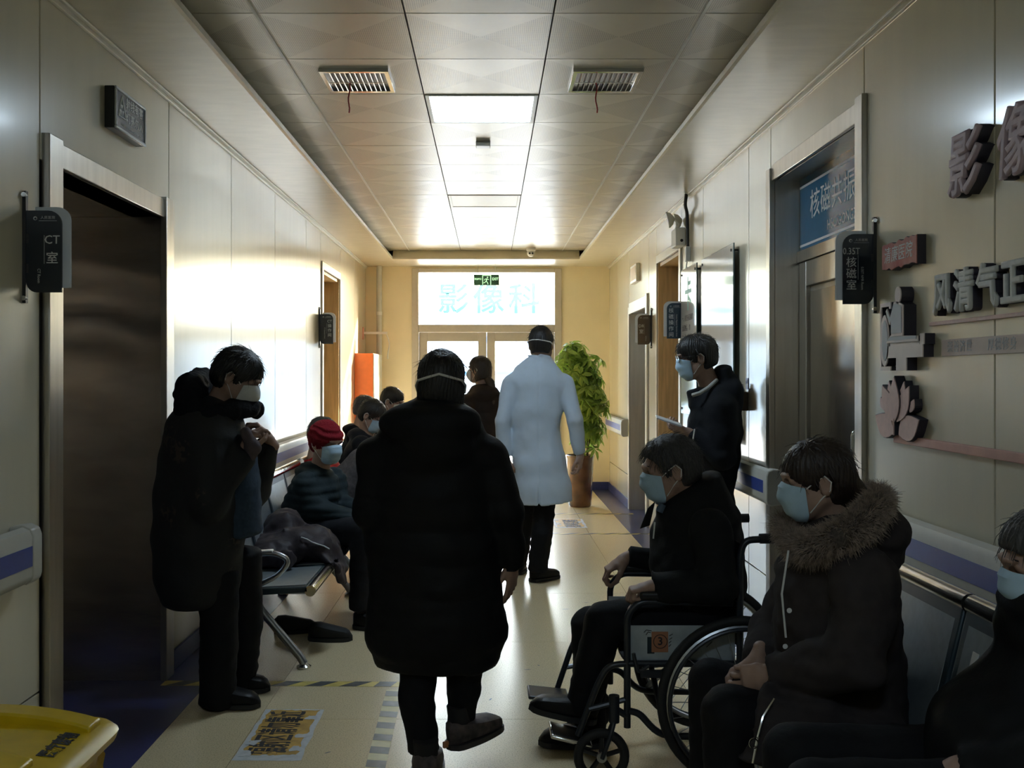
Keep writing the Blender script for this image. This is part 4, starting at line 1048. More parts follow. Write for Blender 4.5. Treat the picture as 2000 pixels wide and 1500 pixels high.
    for k in range(5):
        a = 2*math.pi*k/5+.3
        MB().tube([cc, cc+Vector((.072*math.cos(a), 0, .072*math.sin(a)))], .009, 6).build('caster_spoke', M['black'], cw)
    MB().lathe([(.018, -.018), (.018, .018)], cc, 12, 'y').build('caster_hub', M['bench_alu'], cw)
    fk = MB()
    for q in (-.026, .026): fk.tube(fillet([cc+Vector((0, q, 0)), cc+Vector((.028, q, .075)), cc+Vector((.045, q*.4, .125)), cc+Vector((.045, 0, .16))], .03), .008, 8)
    fk.tube([cc+Vector((.045, 0, .12)), cc+Vector((.045, 0, .215))], .019, 12); fk.build('caster_fork', wcm, t, smooth=True)
    MB().tube([cc+Vector((.045, 0, .17)), Vector((.487, y, .24))], .012, 8).build('caster_arm', wcm, t, smooth=True)
    # brake
    br = MB(); br.tube(fillet([(.56, y-.02, .425), (.52, y-.03, .40), (.505, y-.03, .47)], .02), .007, 8); br.box((.53, y-.035, .385), (.62, y-.02, .41)); br.build('brake', wcm, t)
xb = MB(); xb.tube([(.62, WN, .19), (.62, WF, .42)], .011, 8); xb.tube([(.64, WF, .19), (.64, WN, .42)], .011, 8); xb.build('cross_brace', wcm, t, smooth=True)
b = MB(); n = 8
for k in range(n+1):
    u = k/n; y = WN+.01+(WF-WN-.02)*u; z = .435-.03*math.sin(math.pi*u)
    b.add([(.49, y, z), (.89, y, z-.012), (.89, y, z-.022), (.49, y, z-.010)], [])
b.f = [(4*k+i, 4*k+(i+1) % 4, 4*k+4+(i+1) % 4, 4*k+4+i) for k in range(n) for i in range(4)]+[(0, 1, 2, 3), (4*n+3, 4*n+2, 4*n+1, 4*n)]; b.m = [0]*len(b.f)
b.build('seat_sling', seatm, t, smooth=True)
MB().box((.888, WN+.01, .47), (.90, WF-.01, .845)).build('back_sling', seatm, t, bevel=.004)

# ------------------------------------------------------------------ black cloth shoes on the floor
def shoe_mesh(L, w, h, toe=.4):
    """shoe along +x, heel at 0"""
    rings = []; n = 12
    for k in range(13):
        u = k/12; x = L*u
        ww = w*(.36+.14*math.sin(math.pi*min(1, u*1.1))+.06*u)*(1 if u < .8 else math.sqrt(max(.02, 1-((u-.8)/.2)**2)*.98+.02))*(1 if u > .12 else math.sqrt(max(.02, 1-((.12-u)/.125)**2)))
        hh = h*(1-.5*max(0, (u-.25)/.75)**.9) if u < .86 else h*.5*math.sqrt(max(.05, 1-((u-.86)/.15)**2))
        if u < .1: hh *= .8+.2*math.sqrt(max(0, 1-((.1-u)/.1)**2))
        ring = []
        for i in range(n):
            a = 2*math.pi*i/n
            cy, cz = math.cos(a), math.sin(a)
            ring.append((x, ww*np.sign(cy)*abs(cy)**.7, hh/2+hh/2*np.sign(cz)*abs(cz)**.6))
        rings.append(ring)
    return rings
sockm = mat('black sock', (.010, .010, .012), .85, noise=.2)
def shoe(par, name, m, c, ang, L=.26, w=.10, h=.09, sole=None, pitch=0.0, roll=0):
    """one shoe, its heel over point c"""
    Mx = Matrix.Translation(c) @ Matrix.Rotation(ang, 4, 'Z') @ Matrix.Rotation(pitch, 4, 'Y') @ Matrix.Rotation(roll, 4, 'X')
    rings = [[tuple(Mx @ (Vector(p)+Vector((0, 0, .012)))) for p in r] for r in shoe_mesh(L, w, h)]
    o = loft(rings, m, name, par)
    b = MB(); poly = []
    prof = [(u, .36+.14*math.sin(math.pi*min(1, u*1.1))+.06*u) for u in [i/14 for i in range(15)]]
    def hw(u): 
        f = (.36+.14*math.sin(math.pi*min(1, u*1.1))+.06*u)*(1 if u < .8 else math.sqrt(max(.0, 1-((u-.8)/.2)**2)))*(1 if u > .12 else math.sqrt(max(.0, 1-((.12-u)/.125)**2)))
        return w*f*1.06
    us = [i/16 for i in range(17)]
    poly = [(L*1.02*u-.003, -hw(u)) for u in us]+[(L*1.02*u-.003, hw(u)) for u in reversed(us[:-1])]
    k = len(poly); vs = [Mx @ Vector((x, y, z)) for z in (0.0, .020) for x, y in poly]
    b.add(vs, [tuple(range(k-1, -1, -1)), tuple(range(k, 2*k))]+[(i, (i+1) % k, k+(i+1) % k, k+i) for i in range(k)])
    b.build('sole', sole or M['black_rubber'], o)
    if name == 'shoe' and par is not None:
        b = MB(); b.tube([Mx @ Vector((L*.24, 0, .05)), Mx @ Vector((L*.22, 0, .10)), Vector(Mx @ Vector((L*.20, 0, .10)))+Vector((0, 0, .05))], [w*.40, w*.40, w*.42], 14)
        b.build('sock', sockm, o, smooth=True)
    return o
shoem = mat('black cloth shoe', (.012, .012, .013), .7, noise=.2, bump=.0008, bscale=90)
for k, (c, a, lb) in enumerate((((-.985, 5.58, .001), -.06, 'black cloth shoe on the floor under the bench, nearer its front'), ((-1.20, 5.72, .001), .25, 'black cloth shoe on the floor behind the other empty shoe'))):
    o = shoe(None, 'shoe', shoem, Vector(c), a, L=.24, h=.085)
    tag(o, lb, 'shoe', 'empty shoes under the bench')
# ------------------------------------------------------------------ figures: smooth blended volumes turned into meshes
def hash3(i, j, k):
    n = (i*374761393+j*668265263+k*1274126177) & 0x7fffffff
    n = ((n ^ (n >> 13))*1103515245) & 0x7fffffff
    return ((n ^ (n >> 16)) & 0xffff)/65535.0
def vnoise(x, y, z):
    xi, yi, zi = np.floor(x).astype(np.int64), np.floor(y).astype(np.int64), np.floor(z).astype(np.int64)
    fx, fy, fz = x-xi, y-yi, z-zi
    fx, fy, fz = [f*f*(3-2*f) for f in (fx, fy, fz)]
    r = 0
    for a in (0, 1):
        for b in (0, 1):
            for c in (0, 1):
                r = r+hash3(xi+a, yi+b, zi+c)*(fx if a else 1-fx)*(fy if b else 1-fy)*(fz if c else 1-fz)
    return r*2-1

class SDF:
    def __init__(s, lo, hi, h):
        s.lo = np.array(lo, float); s.h = h
        s.n = np.maximum(4, np.ceil((np.array(hi, float)-s.lo)/h).astype(int)+1)
        s.ax = [s.lo[i]+h*np.arange(s.n[i]) for i in range(3)]
        s.D = np.full(s.n, .5, np.float32)
    def sub(s, lo, hi):
        sl = []
        for i in range(3):
            a = int(np.clip(np.floor((lo[i]-s.lo[i])/s.h), 0, s.n[i])); b = int(np.clip(np.ceil((hi[i]-s.lo[i])/s.h)+1, 0, s.n[i])); sl.append(slice(a, b))
        g = [s.ax[0][sl[0]][:, None, None], s.ax[1][sl[1]][None, :, None], s.ax[2][sl[2]][None, None, :]]
        return tuple(sl), g
    def comb(s, sl, d, k, op):
        A = s.D[sl]
        if op == 'u':
            if k > 0: h = np.maximum(k-np.abs(A-d), 0)/k; s.D[sl] = np.minimum(A, d)-h*h*k*.25
            else: s.D[sl] = np.minimum(A, d)
        else:
            d = -d
            if k > 0: h = np.maximum(k-np.abs(A-d), 0)/k; s.D[sl] = np.maximum(A, d)+h*h*k*.25
            else: s.D[sl] = np.maximum(A, d)
    def cap(s, a, b, ra, rb=None, k=.01, op='u'):
        rb = ra if rb is None else rb
        a, b = np.array(a, float), np.array(b, float); m = max(ra, rb)+k+.03
        sl, (X, Y, Z) = s.sub(np.minimum(a, b)-m, np.maximum(a, b)+m)
        d = b-a; L = max(d.dot(d), 1e-12)
        t = np.clip(((X-a[0])*d[0]+(Y-a[1])*d[1]+(Z-a[2])*d[2])/L, 0, 1)
        dd = np.sqrt((X-a[0]-t*d[0])**2+(Y-a[1]-t*d[1])**2+(Z-a[2]-t*d[2])**2)-(ra+(rb-ra)*t)
        s.comb(sl, dd, k, op); return s
    def ell(s, c, r, rot=None, k=.01, op='u'):
        c = np.array(c, float); r = np.array(r, float); m = r.max()+k+.03
        sl, (X, Y, Z) = s.sub(c-m, c+m)
        P_ = [X-c[0], Y-c[1], Z-c[2]]
        if rot is not None: P_ = [P_[0]*rot[i][0]+P_[1]*rot[i][1]+P_[2]*rot[i][2] for i in range(3)]
        k0 = np.sqrt(sum((P_[i]/r[i])**2 for i in range(3))); k1 = np.sqrt(sum((P_[i]/r[i]**2)**2 for i in range(3)))
        s.comb(sl, k0*(k0-1)/np.maximum(k1, 1e-6), k, op); return s
    def tube(s, pts, A, B, xax, k=.01, capr=.5, op='u', kin=None, cap0=None):
        """elliptical tube along a polyline: half width A along xax, half depth B across it"""
        pts = [np.array(p, float) for p in pts]; n = len(pts)
        A = A if isinstance(A, (list, tuple)) else [A]*n; B = B if isinstance(B, (list, tuple)) else [B]*n
        xs = xax if isinstance(xax, list) else [xax]*n
        m = max(max(A), max(B))+k+.03; P_ = np.array(pts)
        sl, (X, Y, Z) = s.sub(P_.min(0)-m, P_.max(0)+m)
        out = None
        for i in range(n-1):
            a, b = pts[i], pts[i+1]; d = b-a; L = np.linalg.norm(d)
            if L < 1e-9: continue
            d = d/L
            x = np.array(xs[i], float); x = x-d*x.dot(d); x /= max(np.linalg.norm(x), 1e-9); y = np.cross(d, x)
            px, py, pz = X-a[0], Y-a[1], Z-a[2]
            w = px*d[0]+py*d[1]+pz*d[2]; t = np.clip(w/L, 0, 1); we = w-t*L
            if 0 < i: we = np.where(we < 0, we, we)
            u = px*x[0]+py*x[1]+pz*x[2]; v = px*y[0]+py*y[1]+pz*y[2]
            aa = A[i]+(A[i+1]-A[i])*t; bb = B[i]+(B[i+1]-B[i])*t
            mm_ = np.minimum(aa, bb); c0_ = capr if cap0 is None else cap0
            cc = np.where((i == 0) & (we < 0), mm_*c0_, np.where((i == n-2) & (we > 0), mm_*capr, mm_))
            k0 = np.sqrt((u/aa)**2+(v/bb)**2+(we/cc)**2); k1 = np.sqrt((u/aa**2)**2+(v/bb**2)**2+(we/cc**2)**2)
            dd = k0*(k0-1)/np.maximum(k1, 1e-6)
            if out is None: out = dd
            else:
                kk = kin if kin is not None else .012
                h = np.maximum(kk-np.abs(out-dd), 0)/kk; out = np.minimum(out, dd)-h*h*kk*.25
        s.comb(sl, out, k, op); return s
    def plane(s, p, n, keep_below=True):
        """cut away what lies on the +n side of the plane through p"""
        X, Y, Z = s.ax[0][:, None, None], s.ax[1][None, :, None], s.ax[2][None, None, :]
        d = (X-p[0])*n[0]+(Y-p[1])*n[1]+(Z-p[2])*n[2]
        s.D = np.maximum(s.D, d.astype(np.float32)); return s
    def disp(s, fn, band=.05):
        I = np.nonzero(np.abs(s.D) < band)
        if len(I[0]):
            s.D[I] += fn(s.ax[0][I[0]], s.ax[1][I[1]], s.ax[2][I[2]]).astype(np.float32)
        return s
    def wrinkle(s, amp, f, stretch=(1, 1, 1), seed=0):
        return s.disp(lambda x, y, z: amp*(vnoise(x*f*stretch[0]+seed, y*f*stretch[1]+seed*1.7, z*f*stretch[2]+seed*.3)+.5*vnoise(x*f*2.1*stretch[0]+seed, y*f*2.1*stretch[1], z*f*2.1*stretch[2])))
    def quilt(s, amp, period, origin=0.0, dirv=(0, 0, 1)):
        return s.disp(lambda x, y, z: amp*(1-2*np.abs(np.sin(math.pi*(x*dirv[0]+y*dirv[1]+z*dirv[2]-origin)/period+.35*vnoise(x*7, y*7, z*7)))**.6))
    def mesh(s):
        D = s.D; n = s.n; D[0], D[-1], D[:, 0], D[:, -1], D[:, :, 0], D[:, :, -1] = .5, .5, .5, .5, .5, .5
        ins = D < 0
        def c8(i, j, k): return (slice(i, n[0]-1+i), slice(j, n[1]-1+j), slice(k, n[2]-1+k))
        cnt = np.zeros(n-1, np.int8)
        for i in (0, 1):
            for j in (0, 1):
                for k in (0, 1): cnt += ins[c8(i, j, k)]
        act = (cnt > 0) & (cnt < 8)
        ci = np.nonzero(act); idx = np.full(n-1, -1, np.int64); idx[ci] = np.arange(len(ci[0]))
        acc = np.zeros((len(ci[0]), 3)); num = np.zeros(len(ci[0]))
        cs = [(i, j, k) for i in (0, 1) for j in (0, 1) for k in (0, 1)]
        val = {c: D[ci[0]+c[0], ci[1]+c[1], ci[2]+c[2]] for c in cs}
        for c in cs:
            for ax in range(3):
                if c[ax]: continue
                e = list(c); e[ax] = 1; e = tuple(e)
                a, b = val[c], val[e]; m = (a < 0) != (b < 0)
                t = np.where(m, a/np.where(m, a-b, 1), 0)
                p = np.array(c, float)[None, :].repeat(len(t), 0); p[:, ax] += t
                acc[m] += p[m]; num[m] += 1
        V = (np.stack(ci, 1)+acc/np.maximum(num, 1)[:, None])*s.h+s.lo
        F = []
        for ax in range(3):
            sl0 = [slice(None)]*3; sl1 = [slice(None)]*3; sl0[ax] = slice(0, -1); sl1[ax] = slice(1, None)
            a, b = ins[tuple(sl0)], ins[tuple(sl1)]
            E = np.nonzero(a != b); sg = a[E]
            o1, o2 = [(1, 2), (2, 0), (0, 1)][ax]
            ok = (E[o1] > 0) & (E[o2] > 0) & (E[o1] < n[o1]-1) & (E[o2] < n[o2]-1)
            E = [q[ok] for q in E]; sg = sg[ok]
            def cell(d1, d2):
                q = [E[0].copy(), E[1].copy(), E[2].copy()]; q[o1] -= d1; q[o2] -= d2
                return idx[q[0], q[1], q[2]]
            f = np.stack([cell(1, 1), cell(0, 1), cell(0, 0), cell(1, 0)], 1)
            f[~sg] = f[~sg][:, ::-1]
            F.append(f)
        F = np.concatenate(F) if F else np.zeros((0, 4), int)
        F = F[(F >= 0).all(1)]
        return V, F

def join(parts):
    Vs, Fs, o = [], [], 0
    for V, F in parts: Vs.append(V); Fs.append(F+o); o += len(V)
    return np.concatenate(Vs), np.concatenate(Fs)
def np_mesh(name, V, F, m, off):
    me = bpy.data.meshes.new(name); V = np.asarray(V)-np.array(off)
    me.vertices.add(len(V)); me.vertices.foreach_set('co', V.astype(np.float32).ravel())
    me.loops.add(len(F)*4); me.loops.foreach_set('vertex_index', F.astype(np.int32).ravel())
    me.polygons.add(len(F)); me.polygons.foreach_set('loop_start', np.arange(0, len(F)*4, 4, dtype=np.int32))
    me.polygons.foreach_set('loop_total', np.full(len(F), 4, np.int32))
    me.polygons.foreach_set('use_smooth', np.ones(len(F), bool))
    me.update(calc_edges=True); me.validate(); me.materials.append(m); return me

SKIN = mat('skin', (.35, .22, .165), .55, noise=.12, nscale=30, bump=.0004, bscale=120)
HAIR = mat('black hair', (.010, .009, .009), .42, noise=.3, nscale=90, stretch=(3, 3, .4), bump=.0012, bscale=160)
HAIR_BR = mat('dark brown hair', (.022, .012, .009), .42, noise=.3, nscale=90, stretch=(3, 3, .4), bump=.0012, bscale=160)
HAIR_GR = mat('greying hair', (.055, .052, .05), .5, noise=.6, nscale=110, stretch=(3, 3, .4), bump=.0012, bscale=160)
EYE = mat('dark eye', (.015, .01, .008), .15, noise=.1)
MASK_B = mat('light blue surgical mask', (.40, .56, .69), .75, noise=.06, nscale=50, bump=.0004, bscale=200)
MASK_W = mat('white respirator', (.62, .63, .62), .75, noise=.06, nscale=50, bump=.0004, bscale=200)
STRAP = mat('white elastic strap', (.7, .7, .68), .7, noise=.05)
def cloth(name, col, rough=.7, noise=.2, nscale=25, bump=.0012, bscale=70, **kw): return mat(name, col, rough, noise=noise, nscale=nscale, bump=bump, bscale=bscale, spec=.18, **kw)
BLACK_C = cloth('black padded fabric', (.0065, .0068, .0075), .62)
TROU_K = cloth('black trousers', (.008, .008, .0095), .75)
GLASS_F = mat('dark glasses frame', (.012, .010, .010), .3, noise=.1)
LENS = glass_mat('spectacle lens', (.9, .92, .93), .06)

def np3(v): return np.array((v[0], v[1], v[2]), float)
class Person:
    def __init__(s, label, base, group=None):
        s.base = Vector(base); s.label = label; s.body = []; s.parts = []; s.group = group
    # ---- frame of the head: x right, y forward, z up
    def head(s, c, fwd, up=(0, 0, 1), sc=1.0, neck=None, skin=True):
        f = np3(Vector(fwd).normalized()); u = np3(up); r = np.cross(f, u); r /= np.linalg.norm(r); u = np.cross(r, f)
        s.hm = np.stack([r, f, u], 1)*sc; s.hc = np3(c); s.hs = sc
        S = SDF((-.115, -.15, -.235), (.115, .15, .14), .0042)
        S.ell((0, -.012, .035), (.073, .092, .080), k=.0)
        S.ell((0, .022, -.035), (.059, .066, .076), k=.02)
        S.ell((0, .062, -.098), (.026, .024, .020), k=.025)
        S.cap((.035, .045, -.085), (.055, .0, -.05), .018, .02, k=.03); S.cap((-.035, .045, -.085), (-.055, .0, -.05), .018, .02, k=.03)
        for q in (-1, 1):
            S.ell((q*.030, .085, .012), (.019, .013, .012), k=.012, op='s')
            S.ell((q*.036, .062, -.022), (.024, .022, .018), k=.02)
            S.ell((q*.031, .071, .010), (.014, .012, .011), k=.004)
            S.ell((q*.077, -.012, -.008), (.009, .019, .031), k=.006); S.ell((q*.084, -.008, -.004), (.006, .010, .018), k=.004, op='s')
        S.cap((0, .084, .018), (0, .104, -.024), .009, .0125, k=.012); S.ell((.012, .094, -.028), (.009, .011, .008), k=.008); S.ell((-.012, .094, -.028), (.009, .011, .008), k=.008)
        S.cap((-.016, .083, -.053), (.016, .083, -.053), .0075, k=.008); S.cap((-.013, .081, -.064), (.013, .081, -.064), .008, k=.008)
        S.ell((0, .088, .032), (.05, .012, .010), k=.02)
        nb = np.array((0, -.045, -.22)) if neck is None else np.linalg.solve(s.hm, np3(neck)-s.hc)
        S.cap((0, -.022, -.06), nb, .053, .060, k=.02)
        V, F = S.mesh(); s.body.append((V@s.hm.T+s.hc, F))
        return s
    def hl(s, p): return Vector(np.array(p, float)@s.hm.T+s.hc)
    def local_mesh(s, S, name, m): V, F = S.mesh(); s.parts.append((name, V@s.hm.T+s.hc, F, m)); return s
    def hair(s, m=HAIR, fringe=.0, nape=-.085, bulk=1.0, bob=False, strands=160, seed=1, bun=None, top=1.0):
        S = SDF((-.13, -.16, -.21), (.13, .14, .16), .0045)
        S.ell((0, -.012, .040), (.083*bulk, .104*bulk, .088*bulk*top), k=0)
        S.ell((0, -.040, -.005), (.078*bulk, .075*bulk, .085), k=.02)
        if bob: S.ell((0, -.035, -.06), (.082*bulk, .07*bulk, .085), k=.03)
        S.ell((0, .105, -.028-fringe), (.125, .083, .088), k=.012, op='s')
        for q in (-1, 1):
            if not bob: S.ell((q*.088, -.010, -.025), (.03, .030, .045), k=.01, op='s')
        S.plane((0, 0, nape), (0, -.25, -1))
        S.disp(lambda x, y, z: .0022*np.sin(np.arctan2(x, y+.02)*46+z*60+3*vnoise(x*40, y*40, z*25+seed))+.003*vnoise(x*28, y*28, z*14+seed))
        if bun: S.ell(bun[0], bun[1], k=.02)
        s.local_mesh(S, 'hair', m)
        V, F, = s.parts[-1][1], s.parts[-1][2]
        rr = np.random.RandomState(seed); b = MB(); L0 = (V-s.hc)@np.linalg.inv(s.hm).T
        cand = np.nonzero((L0[:, 2] > .0))[0]
        for i in rr.choice(cand, min(strands, len(cand)), replace=False):
            l = L0[i]; nrm = l-np.array((0, -.012, .03)); nrm /= np.linalg.norm(nrm)
            flow = np.array((l[0]*2, -.3 if l[1] < .05 else .6, -1.0)); flow -= nrm*flow.dot(nrm); flow /= max(np.linalg.norm(flow), 1e-6)
            q = [l-nrm*.002, l+nrm*.005+flow*.018, l+nrm*(.004+.006*rr.rand())+flow*.038+rr.randn(3)*.004]
            b.tube([s.hl(p) for p in q], [.0011, .0009, .0003], 3, cap=False)
        s.parts.append(('hair_strand', b, None, m, 'hair'))
        return s
    def mask(s, kind='surgical', m=None):
        m = m or (MASK_B if kind == 'surgical' else MASK_W)
        nu, nv = 18, 14; vs = []
        cy = [(.0, .101, .012), (.14, .112, .0), (.30, .122, -.022), (.55, .116, -.055), (.8, .098, -.09), (.93, .078, -.112), (1, .052, -.118)]
        if kind != 'surgical': cy = [(.0, .102, .014), (.2, .122, -.006), (.42, .134, -.03), (.6, .132, -.052), (.8, .108, -.085), (.93, .083, -.108), (1, .06, -.116)]
        for sh in (0, -.003):
            for j in range(nv+1):
                v = j/nv; y0 = np.interp(v, [c[0] for c in cy], [c[1] for c in cy]); z0 = np.interp(v, [c[0] for c in cy], [c[2] for c in cy])
                for i in range(nu+1):
                    u = -1+2*i/nu; au = abs(u)
                    x = .064*math.sin(u*1.35)/math.sin(1.35); ys = .048 if kind == 'surgical' else .058
                    sh_f = (1-au**2.5) if kind == 'surgical' else (1-au**1.8)
                    y = ys+(y0-ys)*sh_f+sh
                    z = z0*(1-.38*au**2)-.016*au**2
                    if kind == 'surgical': y += .0030*math.sin(v*3*2*math.pi)*(1-au**3)*(1 if .12 < v < .86 else 0)
                    vs.append(s.hl((x*(1 if sh == 0 else .985), y, z)))
        W = nu+1; N = W*(nv+1); fs = []
        for j in range(nv):
            for i in range(nu):
                a = j*W+i; fs.append((a, a+1, a+W+1, a+W)); fs.append((N+a, N+a+W, N+a+W+1, N+a+1))
        for j in range(nv):
            for i in (0, nu): a = j*W+i; fs.append((a, a+W, N+a+W, N+a))
        for i in range(nu):
            for j in (0, nv): a = j*W+i; fs.append((a, a+1, N+a+1, N+a))
        b = MB(); b.add(vs, fs); s.parts.append(('face_mask', b, None, m))
        for q in (-1, 1):
            b = MB()
            b.tube([s.hl(p) for p in ((q*.063, .042, -.012), (q*.072, .018, .006), (q*.083, -.012, .022), (q*.087, -.028, .002), (q*.083, -.022, -.022), (q*.074, .008, -.048), (q*.060, .040, -.084))], .0020, 5)
            s.parts.append(('strap', b, None, STRAP, 'face_mask'))
        return s
    def head_strap(s, pts, w=.004):
        b = MB(); b.tube([s.hl(p) for p in pts], w, 6); s.parts.append(('mask_strap', b, None, STRAP)); return s
    def glasses(s):
        b = MB()
        for q in (-1, 1):
            b.tube([s.hl((q*.033+.024*math.cos(a), .106-.004*abs(math.cos(a)), .012+.018*math.sin(a))) for a in [2*math.pi*k/20 for k in range(20)]], .0016, 6, closed=True)
            b.tube([s.hl(p) for p in ((q*.057, .101, .016), (q*.076, .08, .016), (q*.082, -.005, .014), (q*.08, -.02, .0))], .0016, 6)
        b.tube([s.hl(p) for p in ((-.010, .107, .016), (0, .110, .018), (.010, .107, .016))], .0016, 6)
        s.parts.append(('glasses', b, None, GLASS_F))
        b = MB()
        for q in (-1, 1): b.add([s.hl((q*.033+.023*math.cos(a), .106-.004*abs(math.cos(a)), .012+.017*math.sin(a))) for a in [2*math.pi*k/16 for k in range(16)]], [tuple(range(16))])
        s.parts.append(('lens', b, None, LENS, 'glasses'))
        return s
    def face(s, m=HAIR):
        for q in (-1, 1):
            b = MB(); c = (q*.031, .0770, .010); n = 10
            ring = [(r*math.cos(2*math.pi*k/n), r*math.sin(2*math.pi*k/n), d) for r, d in ((.010, -.001), (.006, .003), (.001, .004)) for k in range(n)]
            b.add([s.hl((c[0]+x, c[1]+d, c[2]+z*.55)) for x, z, d in ring], [(i*n+j, i*n+(j+1) % n, (i+1)*n+(j+1) % n, (i+1)*n+j) for i in range(2) for j in range(n)]+[tuple(2*n+j for j in range(n))])
            s.parts.append(('eye', b, None, EYE))
            b = MB(); b.tube([s.hl(p) for p in ((q*.014, .0925, .032), (q*.03, .090, .037), (q*.05, .078, .032))], [.0025, .0032, .0015], 5); s.parts.append(('eyebrow', b, None, m))
        return s
    # ---- hidden and visible body
    def trunk(s, pelvis, chest, neckb, shw, sax, limbs):
        """simple continuous body under the clothes; limbs: list of (points, radii)"""
        pts = [np3(pelvis), np3(chest), np3(neckb)]; allp = pts+[np3(p) for l in limbs for p in l[0]]
        lo, hi = np.min(allp, 0)-.2, np.max(allp, 0)+.2
        S = SDF(lo, hi, .016); ax = np3(sax)
        mid = (pts[0]+pts[1])/2
        S.tube([pts[0], mid, pts[1]], [.135, .12, .14], [.09, .085, .095], ax, k=0, capr=.8)
        S.tube([pts[1], pts[2]], [.12, .045], [.08, .045], ax, k=.04)
        for l, r in limbs:
            for i in range(len(l)-1): S.cap(np3(l[i]), np3(l[i+1]), r[i]*.8, r[i+1]*.72, k=.03)
        s.body.append(S.mesh()); return s
    def hand(s, wrist, d, palm, thumb, curl=(.3, .35, .25), sc=1.0, spread=.06, thumb_in=.3):
        """wrist point, finger direction d, palm normal, thumb = +1/-1 side along cross(d, palm)"""
        y = np3(Vector(d).normalized()); z = np3(palm); z = z-y*z.dot(y); z /= np.linalg.norm(z); x = np.cross(y, z)
        M_ = np.stack([x, y, z], 1)*sc
        S = SDF((-.085, -.075, -.06), (.085, .215, .115), .0033)
        S.cap((0, -.040, -.002), (0, .01, 0), .024, .025, k=0)
        S.tube([(0, 0, 0), (0, .045, 0), (0, .088, .002)], [.026, .038, .041], [.019, .016, .0125], (1, 0, 0), k=.02, capr=.5)
        tx = thumb
        for i, (x0, L, r) in enumerate(((.031, .074, .0088), (.0105, .082, .0092), (-.010, .077, .0088), (-.029, .060, .0078))):
            p = np.array((x0*tx, .086-.004*abs(i-1), .002)); a = 0; dirx = (x0*tx)*spread/.03
            segs = (.46, .30, .24)
            for q, fr in enumerate(segs):
                c = curl[q]*(1+.12*(i-1)); a += c
                nd = np.array((dirx*math.cos(a), math.cos(a), math.sin(a))); nd /= np.linalg.norm(nd)
                e = p+nd*L*fr; S.cap(p, e, r*(1-.08*q), r*(1-.08*(q+1)), k=.004); p = e
        p0 = np.array((.024*tx, .018, .006)); p1 = np.array((.052*tx, .050, .016+.02*thumb_in)); p2 = np.array(((.060-.02*thumb_in)*tx, .078, .022+.05*thumb_in)); p3 = np.array(((.058-.045*thumb_in)*tx, .100, .026+.06*thumb_in))
        S.cap(p0, p1, .016, .0115, k=.014); S.cap(p1, p2, .0115, .0098, k=.004); S.cap(p2, p3, .0098, .008, k=.004)
        V, F = S.mesh(); s.body.append((V@M_.T+np3(wrist), F)); return s
    def garment(s, name, m, pts_box, h, fn, label=None, sub=None):
        lo, hi = np.min(pts_box, 0), np.max(pts_box, 0)
        S = SDF(lo, hi, h); fn(S); V, F = S.mesh(); s.parts.append((name, V, F, m, sub, label)); return s
    def finish(s, kind_label=None):
        V, F = join(s.body)
        o = link('person', np_mesh('person', V, F, SKIN, s.base)); o.location = s.base
        tag(o, s.label, 'person', s.group)
        made = {}
        for p in s.parts:
            name, a, f, m = p[:4]; sub = p[4] if len(p) > 4 else None; lab = p[5] if len(p) > 5 else None
            par = made.get(sub, o) if sub else o
            if isinstance(a, MB): c = a.build(name, m, par, smooth=True)
            else: c = link(name, np_mesh(name, a, f, m, s.base), par)
            if name == 'hair_strand': c['kind'] = 'stuff'
            if lab: c['label'] = lab
            made[name] = c
        s.root = o; return o

def fur(par, path, rad, n, length, m, seed, name='fur_trim', rmin=.3):
    """ruff of hairs around a curved path: core plus many tapering hairs"""
    rr = np.random.RandomState(seed); b = MB()
    P_ = [np3(p) for p in path]; k = len(P_)
    for q in range(n):
        u = rr.rand()*(k-1); i = int(u); t = u-i; c = P_[i]*(1-t)+P_[min(i+1, k-1)]*t; tg = P_[min(i+1, k-1)]-P_[i]; tg /= max(np.linalg.norm(tg), 1e-6)
        v = rr.randn(3); v -= tg*v.dot(tg); v /= max(np.linalg.norm(v), 1e-6)
        r = rad[i]*(1-t)+rad[min(i+1, k-1)]*t if isinstance(rad, list) else rad
        L = length*(.6+.6*rr.rand()); p0 = c+v*r*.75; d1 = v+tg*.5*rr.randn()+rr.randn(3)*.22; d1 /= np.linalg.norm(d1); d2 = d1+rr.randn(3)*.3+np.array((0, 0, -.35))
        p1 = p0+d1*L*.55; p2 = p1+d2*L*.5
        b.tube([p0, p1, p2], [.0010, .0008, .0002], 3, cap=False)
    o = b.build(name, m, par, smooth=True); o['kind'] = 'stuff'; return o
# ------------------------------------------------------------------ people
def box_of(*pts, m=.22):
    q = np.array([np3(p) for p in pts]); e = np.array((m, m+.22 if m > .23 else m+.03, m)); return np.stack([q.min(0)-e, q.max(0)+e])
def legs(p, m, pairs, name='trousers', seed=0, h=.011, A=None):
    """pairs: list of (points, half widths)"""
    allp = [q for l, r in pairs for q in l]
    def fn(S):
        for l, r in pairs:
            S.tube([np3(q) for q in l], list(r), [v*1.05 for v in r], (1, 0, 0), k=.015, capr=.35)
        S.wrinkle(.005, 14, (1, 1, 2.2), seed)
    p.garment(name, m, box_of(*allp, m=.16), h, fn)

